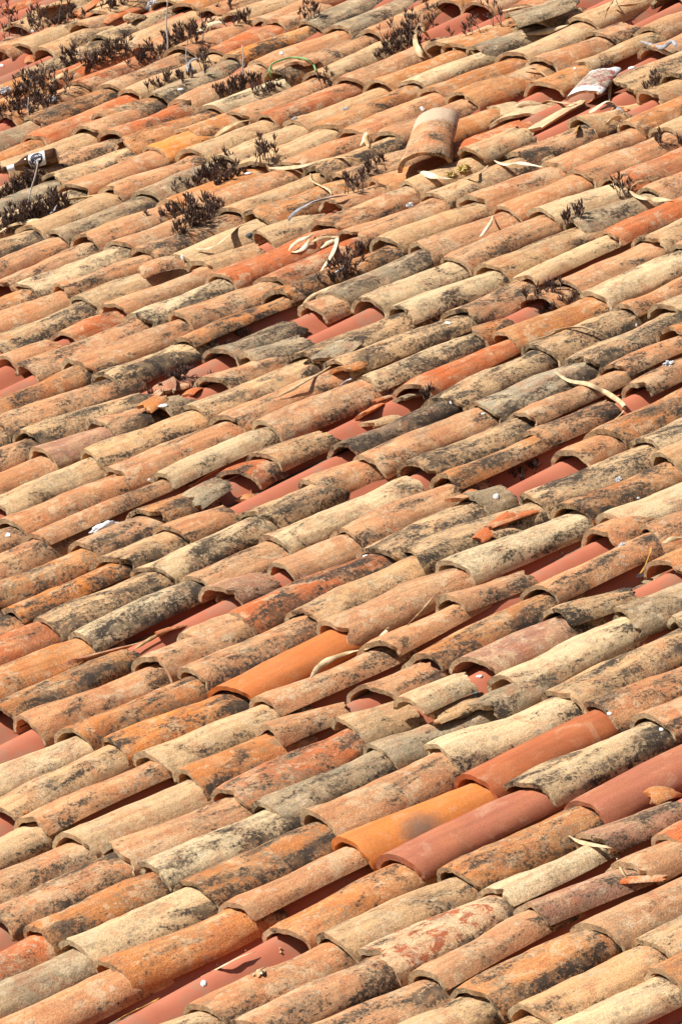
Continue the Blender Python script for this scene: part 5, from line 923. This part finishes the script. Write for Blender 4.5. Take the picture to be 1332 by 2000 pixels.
def half_clay():
    m = clay("clay_with_clean_end"); nt = m.node_tree; b = nt.nodes["Principled BSDF"]; src = b.inputs["Base Color"].links[0].from_socket
    tc = nt.nodes.new("ShaderNodeTexCoord"); sx = nt.nodes.new("ShaderNodeSeparateXYZ"); nt.links.new(tc.outputs["Object"], sx.inputs[0])
    nz = nt.nodes.new("ShaderNodeTexNoise"); nz.inputs["Scale"].default_value = 22; nt.links.new(tc.outputs["Object"], nz.inputs["Vector"])
    ad = nt.nodes.new("ShaderNodeMath"); ad.operation = 'MULTIPLY_ADD'; nt.links.new(nz.outputs[0], ad.inputs[0]); ad.inputs[1].default_value = 0.05; nt.links.new(sx.outputs[1], ad.inputs[2])
    mr = nt.nodes.new("ShaderNodeMapRange"); nt.links.new(ad.outputs[0], mr.inputs[0]); mr.inputs[1].default_value = 0.283; mr.inputs[2].default_value = 0.312
    mx = nt.nodes.new("ShaderNodeMix"); mx.data_type = 'RGBA'; nt.links.new(mr.outputs[0], mx.inputs[0]); nt.links.new(src, mx.inputs[6]); mx.inputs[7].default_value = (0.58, 0.42, 0.29, 1)
    nt.links.new(mx.outputs[2], b.inputs["Base Color"]); return m
def paint_clay():
    t = NT("paint_splashed_clay"); v, raw, oi = t.seeded(); g = t.new("ShaderNodeTexCoord").outputs["Generated"]
    sx = t.new("ShaderNodeSeparateXYZ"); t.l.new(g, sx.inputs[0]); y = sx.outputs[1]; x = sx.outputs[0]
    col = t.mix(t.ramp(t.noise(v, 60, 6, 0.8), 0.42, 0.58), (0.42, 0.34, 0.25), (0.25, 0.19, 0.14))
    rd = t.math('ADD', t.noise(v, 30, 6, 0.75), t.math('MULTIPLY', x, 0.12))
    col = t.mix(t.ramp(rd, 0.56, 0.66), col, (0.27, 0.055, 0.045))
    e = t.math('ADD', t.math('ABSOLUTE', t.math('SUBTRACT', y, 0.5)), t.math('MULTIPLY', t.math('SUBTRACT', t.noise(v, 55, 7, 0.8), 0.5), 0.9))
    col = t.mix(t.ramp(e, 0.30, 0.36), col, (0.78, 0.78, 0.78))
    t.put(t.b.inputs["Base Color"], col); t.b.inputs["Roughness"].default_value = 0.7; t.bump(t.noise(v, 120, 5), 0.5, 0.002); return t.m

# ---------------------------------------------------------------- loose tiles and broken pieces
def between(a, b, roll=0.0, drop=0.0):
    A, B = P(*a), P(*b); y = (B-A).normalized(); x = y.cross(N).normalized(); z = x.cross(y)
    R = Matrix((x, y, z)).transposed() @ Matrix.Rotation(roll, 3, 'Y')
    M = R.to_4x4(); M.translation = A - (R @ Vector((0, 0, drop))); return M, (B-A).length
M_HALF, M_PAINT = half_clay(), paint_clay()
for a, b, hw0, hw1, h0, h1, c, d, roll, lab, mat in DISP:
    M, L = between(a, b, roll, h0)
    if mat == 'half': L = max(L, 0.33)
    bm = tile_mesh(L, hw0, hw1, h0, h1, jag0=0.006, jag1=0.004 if mat == 'half' else 0.02, seed=L*999, wob=0.004, na=20, th=0.013 if mat != 'paint' else 0.010)
    m = {'half': M_HALF, 'paint': M_PAINT}.get(mat, M_CLAY)
    o = obj("loose_tile", bm, [m, M_BREAK], matrix=M); colour(o, c, d, random.Random(3), 0.02)
    tag(o, lab, "roof tile", "loose tiles lying on top of the others", "thing")
for i, (p, L, w, yaw, c, d, lab) in enumerate(SHARDS):
    rnd = random.Random(i*7+1); h = w*0.42
    bm = tile_mesh(L, w, w*rnd.uniform(.7, 1), h, h*.9, jag0=L*(0.16 if w > .035 else .05), jag1=L*(0.18 if w > .035 else .06), a0=rnd.uniform(10, 30), a1=rnd.uniform(145, 168), seed=i+50, nl=max(6, int(L/.02)), na=14, wob=0.004, th=0.011 if w > .025 else 0.008)
    for v in bm.verts: v.co.y -= L/2
    M = roof_matrix(p[0], p[1], p[2]-h*0.45+0.004, math.radians(yaw), rnd.uniform(-.25, .1), rnd.uniform(-.35, .25))
    o = obj("tile_shard", bm, [M_CLAY, M_BREAK], matrix=M); colour(o, c, d, rnd, 0.06)
    tag(o, lab, "tile shard", "broken pieces of tile")

# ---------------------------------------------------------------- white chips, stones, scraps
def lump(r, flat, seed, rough=0.25, sub=3, freq=2.0, sx=1.0):
    bm = bmesh.new(); bmesh.ops.create_icosphere(bm, subdivisions=sub, radius=r); off = Vector((seed*3.7, seed*1.3, 0))
    for v in bm.verts:
        k = 1 + rough*noise.noise(off + v.co.normalized()*freq) + rough*0.5*noise.noise(off + v.co.normalized()*freq*3)
        v.co = Vector((v.co.x*k*sx, v.co.y*k, v.co.z*k*flat))
    return bm
def on_surface(p, n, yaw=0.0, lift=0.0):
    nv = (U*n[0] + V*n[1] + N*n[2]).normalized(); q = nv.to_track_quat('Z', 'Y').to_matrix() @ Matrix.Rotation(yaw, 3, 'Z')
    M = q.to_4x4(); M.translation = P(*p) + nv*lift; return M
for i, (p, n, s, lab) in enumerate(CHIPS):
    n = [n[0], n[1], max(n[2], .3)]
    o = obj("white_chip", lump(s*0.62, 0.25, i+1, 0.3, 3, 1.6, 0.72), M_WHITE, matrix=on_surface(p, n, i*1.7, s*0.05))
    tag(o, lab, "chip", "white chips scattered over the roof")
for i, (p, s, kind, lab) in enumerate(STONES):
    m = {'slate': M_SLATE, 'paper': M_PAPER, 'pink': M_PINK, 'leaf': M_YLEAF, 'bag': M_BAG, 'shard': M_BREAK}[kind]
    rough, flat, freq = {'slate': (.35, .5, 1.4), 'paper': (.9, .55, 3.2), 'pink': (.9, .6, 3), 'leaf': (1.1, .6, 3.0), 'bag': (.35, .38, 2.2), 'shard': (.5, .5, 2)}[kind]
    name = {'slate': "slate_piece", 'paper': "paper_scrap", 'pink': "plastic_scrap", 'leaf': "crumpled_leaf", 'bag': "plastic_bag", 'shard': "clay_crumb"}[kind]
    M = roof_matrix(p[0], p[1], p[2]+s*0.10, i*0.9 if kind != 'bag' else -0.1)
    o = obj(name, lump(s*0.55, flat, i+31, rough, 4, freq, 0.3 if kind == 'bag' else 0.5 if kind == 'slate' else 0.8), m, matrix=M, smooth=(kind in ('bag',)))
    if kind == 'shard': colour(o, 'O', 2, random.Random(1))
    tag(o, lab, name.split('_')[-1] if kind != 'slate' else "stone")

# ---------------------------------------------------------------- dry leaves, cord, stalks
def smooth_path(pts, n=6):
    P3 = [P(*p) for p in pts]; Q = [P3[0]*2-P3[1]] + P3 + [P3[-1]*2-P3[-2]]; out = []
    for i in range(1, len(Q)-2):
        a, b, c, d = Q[i-1], Q[i], Q[i+1], Q[i+2]
        for j in range(n):
            t = j/n
            out.append(0.5*((2*b) + (c-a)*t + (2*a-5*b+4*c-d)*t*t + (3*b-a-3*c+d)*t**3))
    out.append(P3[-1]); return out
def localise(bm, origin):
    for v in bm.verts: v.co -= origin
    return Matrix.Translation(origin)
def ribbon(pts, width, seed, twist=0.9):
    path = smooth_path(pts); n = len(path); rnd = random.Random(seed); bm = bmesh.new(); rows = []; tw0 = rnd.uniform(-.3, .3)
    m = 6; ph_ = rnd.uniform(0, 6)
    for i, p in enumerate(path):
        f = i/(n-1); t = (path[min(i+1, n-1)]-path[max(i-1, 0)]).normalized()
        s = t.cross(N).normalized(); nn = s.cross(t)
        a = tw0 + twist*math.sin(f*3.2+ph_)*0.6; s2 = s*math.cos(a)+nn*math.sin(a); n2 = nn*math.cos(a)-s*math.sin(a)
        wd = width*0.62*(min(1, 0.30+f*3.2)*min(1, (1-f)*2.6+0.10))*(1+0.25*noise.noise(Vector((f*6, seed, 0))))
        row = []
        for j in range(m+1):
            x = (j/m-0.5)*2
            z = -(x*x)*wd*0.42 + 0.10*wd*math.cos(j*math.pi) 
            row.append(bm.verts.new(p + s2*(x*wd) + n2*z + Vector((0, 0, 0.0012*noise.noise(Vector((f*9, x, seed)))))))
        for j in range(m, -1, -1):
            row.append(bm.verts.new(row[j].co - n2*0.0007))
        rows.append(row)
    k = len(rows[0])
    for a, b in zip(rows, rows[1:]):
        for j in range(k): bm.faces.new((a[j], a[(j+1) % k], b[(j+1) % k], b[j]))
    bm.faces.new(rows[0][::-1]); bm.faces.new(rows[-1])
    bmesh.ops.recalc_face_normals(bm, faces=bm.faces); return bm, path[0]
def tube(bm, path, r0, r1, k=6, knob=0.0, seed=0):
    rows = []; n = len(path)
    for i, p in enumerate(path):
        f = i/(n-1); t = (path[min(i+1, n-1)]-path[max(i-1, 0)]).normalized()
        s = t.cross(Vector((0.3, 0.9, 0.2))).normalized(); q = t.cross(s); r = (r0+(r1-r0)*f)*(1+knob*noise.noise(Vector((f*14, seed, 1))))
        rows.append([bm.verts.new(p + (s*math.cos(a)+q*math.sin(a))*r) for a in (2*math.pi*j/k for j in range(k))])
    for a, b in zip(rows, rows[1:]):
        for j in range(k): bm.faces.new((a[j], a[(j+1) % k], b[(j+1) % k], b[j]))
    bm.faces.new(rows[0][::-1]); bm.faces.new(rows[-1])
for i, (pts, w, c, lab) in enumerate(LEAVES):
    bm, o0 = ribbon(pts, w, i+3); M = localise(bm, o0)
    o = obj("dry_leaf", bm, LEAFM[c], matrix=M); tag(o, lab, "dry leaf", "dry reed leaves blown onto the roof")
bm = bmesh.new(); pth = smooth_path(CORD); tube(bm, pth, 0.0032, 0.0032, 8); M = localise(bm, pth[0])
tag(obj("green_cord", bm, M_CORD, matrix=M), "green cord arching over the tiles in the upper middle", "cord")
for pts, lab in LOOPS:
    bm, o0 = ribbon(pts, 0.010, 77, 0.3); M = localise(bm, o0); tag(obj("plastic_strap", bm, M_GREY, matrix=M), lab, "strap")
for i, (a, b, w, lab) in enumerate(STALKS):
    A, B = P(*a), P(*b); side = (B-A).cross(N).normalized(); L = (B-A).length
    path = [A.lerp(B, t/8) + side*L*0.02*math.sin(t*1.1+i) for t in range(9)]
    bm = bmesh.new(); tube(bm, path, w*0.55, w*0.38, 7, 0.5, i)
    for q in range(3 if i not in (1,) else 1):
        s0 = path[3+q]; tube(bm, [s0, s0+side*(-1)**q*0.008+Vector((0, 0, .006)), s0+side*(-1)**q*0.012+Vector((0, 0, .014))], w*.2, w*.1, 5)
    M = localise(bm, A); tag(obj("dry_stalk", bm, M_STALK, matrix=M), lab, "stalk", "bleached stalks standing between the tiles")
bm = bmesh.new(); tube(bm, [P(*TUBE[0]), P(*TUBE[0]).lerp(P(*TUBE[1]), .5), P(*TUBE[1])], TUBE[2]*.5, TUBE[2]*.5, 10); M = localise(bm, P(*TUBE[0]))
tag(obj("white_tube", bm, M_WHITE, matrix=M), TUBE[3], "tube")

# ---------------------------------------------------------------- withered succulents
def leaflet(bm, p, d, L, r, bend):
    s = d.cross(Vector((0.21, 0.4, 0.9))).normalized(); q = d.cross(s).normalized(); rows = []
    for f, rr in ((0, .5), (.35, 1.0), (.75, .85), (1.0, .25)):
        c = p + d*L*f + bend*(f*f)*L*0.45
        rows.append([bm.verts.new(c + (s*math.cos(a)+q*math.sin(a))*r*rr) for a in (math.pi*0.5*j for j in range(4))])
    for a, b in zip(rows, rows[1:]):
        for j in range(4): bm.faces.new((a[j], a[(j+1) % 4], b[(j+1) % 4], b[j]))
    bm.faces.new(rows[-1])
GROW = (Vector((0, 0, 1))*0.75 + N*0.35).normalized()
for i, (pts, h, n, lab) in enumerate(PLANTS):
    rnd = random.Random(i*31+5); st = bmesh.new(); lf = bmesh.new(); org = P(*pts[2])
    spindly = n <= 12
    tube(st, [P(*q)-GROW*0.012 for q in pts], .002, .002, 5)            # the creeping root the stems grow from
    if n > 12: n = int(n*(0.62 if n < 30 else 0.85))
    for s in range(n):
        f = (s+rnd.random())/n*4; k = min(3, int(f)); f -= k
        a, b = pts[k], pts[k+1]; base = P(a[0]*(1-f)+b[0]*f, a[1]*(1-f)+b[1]*f, a[2]*(1-f)+b[2]*f) + U*rnd.gauss(0, .014) + V*rnd.gauss(0, .020) - GROW*0.012
        H = h*rnd.uniform(0.45, 1.05)*(1.0 if spindly else rnd.choice((.55, .8, 1, 1)))
        lean = Vector((rnd.gauss(0, .22), rnd.gauss(0, .22), 0)); d = (GROW+lean).normalized(); crv = Vector((rnd.gauss(0, .3), rnd.gauss(0, .3), .2))
        path = [base + d*H*t + crv*H*0.25*t*t for t in (0, .35, .7, .92)]
        tube(st, path, 0.0016, 0.0010, 5, .4, s)
        tips = [(path[-1], d, 1.0)]
        for q in range(rnd.choice((1, 2, 2, 3))):
            t = rnd.uniform(.35, .85); a0 = rnd.uniform(0, 6.28); sd = (d*0.7 + Vector((math.cos(a0), math.sin(a0), 0))*0.8).normalized()
            p0 = base + d*H*t + crv*H*0.25*t*t; p1 = p0 + sd*H*rnd.uniform(.15, .32); tube(st, [p0, (p0+p1)/2+d*.002, p1], .0011, .0008, 4)
            tips.append((p1, (sd+d).normalized(), .8))
        for tp, td, sc_ in tips:
            for q in range(rnd.randint(4, 6)):
                a0 = rnd.uniform(0, 6.28); o_ = Vector((math.cos(a0), math.sin(a0), rnd.uniform(-.4, .4)))
                dd = (td*rnd.uniform(.5, 1.1) + o_*rnd.uniform(.35, .8)).normalized()
                leaflet(lf, tp - td*rnd.uniform(0, .010), dd, rnd.uniform(.010, .020)*sc_, rnd.uniform(.0011, .0019), GROW)
        if not spindly:
            for q in range(rnd.randint(2, 5)):
                a0 = rnd.uniform(0, 6.28); t = rnd.uniform(.1, .8)
                leaflet(lf, base+d*H*t, (d*.6+Vector((math.cos(a0), math.sin(a0), 0))).normalized(), rnd.uniform(.008, .015), .0016, GROW)
    M = localise(st, org); localise(lf, org)
    root = obj("dry_plant", st, M_STEM, matrix=M); c = obj("leaves", lf, M_SUCC, smooth=True); c.parent = root
    tag(root, lab, "plant", "withered succulents growing between the tiles")

# ---------------------------------------------------------------- beer bottle
def build_bottle():
    neck, base = P(*BOTTLE[0]), P(*BOTTLE[1]); ax = (neck-base).normalized(); L = (neck-base).length*1.04; R = L*0.142
    tocam = (cam.location-base).normalized(); z = (tocam*0.9 + N*0.45); z = (z - ax*z.dot(ax)).normalized(); x = ax.cross(z)
    M = Matrix((x, ax, z)).transposed().to_4x4(); M.translation = base
    prof = [(0, 0), (.86, 0), (1, .02), (1.0, .10), (1.0, .30), (1.0, .50), (.97, .55), (.86, .60), (.66, .66), (.50, .72), (.43, .78), (.40, .86), (.39, .93), (.44, .935), (.44, .965), (.40, .97), (.40, 1.0), (.30, 1.0), (.30, .94)]
    bm = bmesh.new(); rows = []
    for r, y in prof: rows.append([bm.verts.new((R*r*math.cos(a), L*y, R*r*math.sin(a))) for a in (2*math.pi*j/40 for j in range(40))] if r else [bm.verts.new((0, 0, 0))])
    for a, b in zip(rows, rows[1:]):
        for j in range(40):
            if len(a) == 1: bm.faces.new((a[0], b[(j+1) % 40], b[j]))
            else: bm.faces.new((a[j], a[(j+1) % 40], b[(j+1) % 40], b[j]))
    bmesh.ops.recalc_face_normals(bm, faces=bm.faces)
    g = NT("brown_glass"); g.b.inputs["Base Color"].default_value = (0.075, 0.028, 0.004, 1); g.b.inputs["Roughness"].default_value = 0.06
    g.b.inputs["Transmission Weight"].default_value = 0.12; g.b.inputs["IOR"].default_value = 1.5
    root = obj("beer_bottle", bm, g.m, matrix=M); tag(root, "empty brown glass bottle with a round white label lying at the left edge", "bottle")
    wh = plain("label_paper", (0.78, 0.77, 0.75), 0.6, 0.08, 60); dk = plain("label_ink", (0.030, 0.024, 0.05), 0.5, 0.3, 60)
    def patch(name, y0, y1, rr, a0, a1, mat, lift, shape=None, parent=root):
        b = bmesh.new(); n1, n2 = 16, 24; V_ = []
        for i in range(n1+1):
            row = []
            for j in range(n2+1):
                s, t = i/n1*2-1, j/n2*2-1
                if shape == 'disc':
                    q = max(abs(s), abs(t)); l = math.hypot(s, t); 
                    if l > 0: s, t = s*q/l, t*q/l
                if shape == 'shield': t = t*(1-0.25*max(0, s)**2) ; s = s*(1-0.18*abs(t)**3)
                y = (y0+y1)/2 + s*(y1-y0)/2; a = (a0+a1)/2 + t*(a1-a0)/2
                row.append(b.verts.new(((R*rr+lift)*math.sin(a), L*y, (R*rr+lift)*math.cos(a))))
            V_.append(row)
        for i in range(n1):
            for j in range(n2): b.faces.new((V_[i][j], V_[i][j+1], V_[i+1][j+1], V_[i+1][j]))
        o = obj(name, b, mat); o.parent = parent; return o
    lb = patch("label", .17, .47, 1.0, -1.15, 1.15, wh, .0004, 'shield')
    em = patch("emblem", .21, .43, 1.0, -.82, .82, dk, .0008, 'disc', lb)
    patch("neck_label", .72, .89, .445, -3.14, 3.14, wh, .0003)
    letters = bmesh.new()
    for txt, yy, xx, size in (("LOO", .36, -.008, .0150), ("UC8", .28, .004, .0125)):
        cu = bpy.data.curves.new("lettering", 'FONT'); cu.body = txt; cu.size = size; cu.extrude = .0003; cu.offset = .0004; cu.align_x = 'CENTER'
        tmp = bpy.data.objects.new("lettering", cu); COL.objects.link(tmp); bpy.context.view_layer.update()
        me = bpy.data.meshes.new_from_object(tmp.evaluated_get(bpy.context.evaluated_depsgraph_get())); bpy.data.objects.remove(tmp)
        me.transform(Matrix.Translation((xx*.6, L*yy, R*0.985+.0006)) @ Matrix.Rotation(math.radians(160), 4, 'Z')); letters.from_mesh(me)
    obj("lettering", letters, wh, smooth=False).parent = lb
build_bottle()
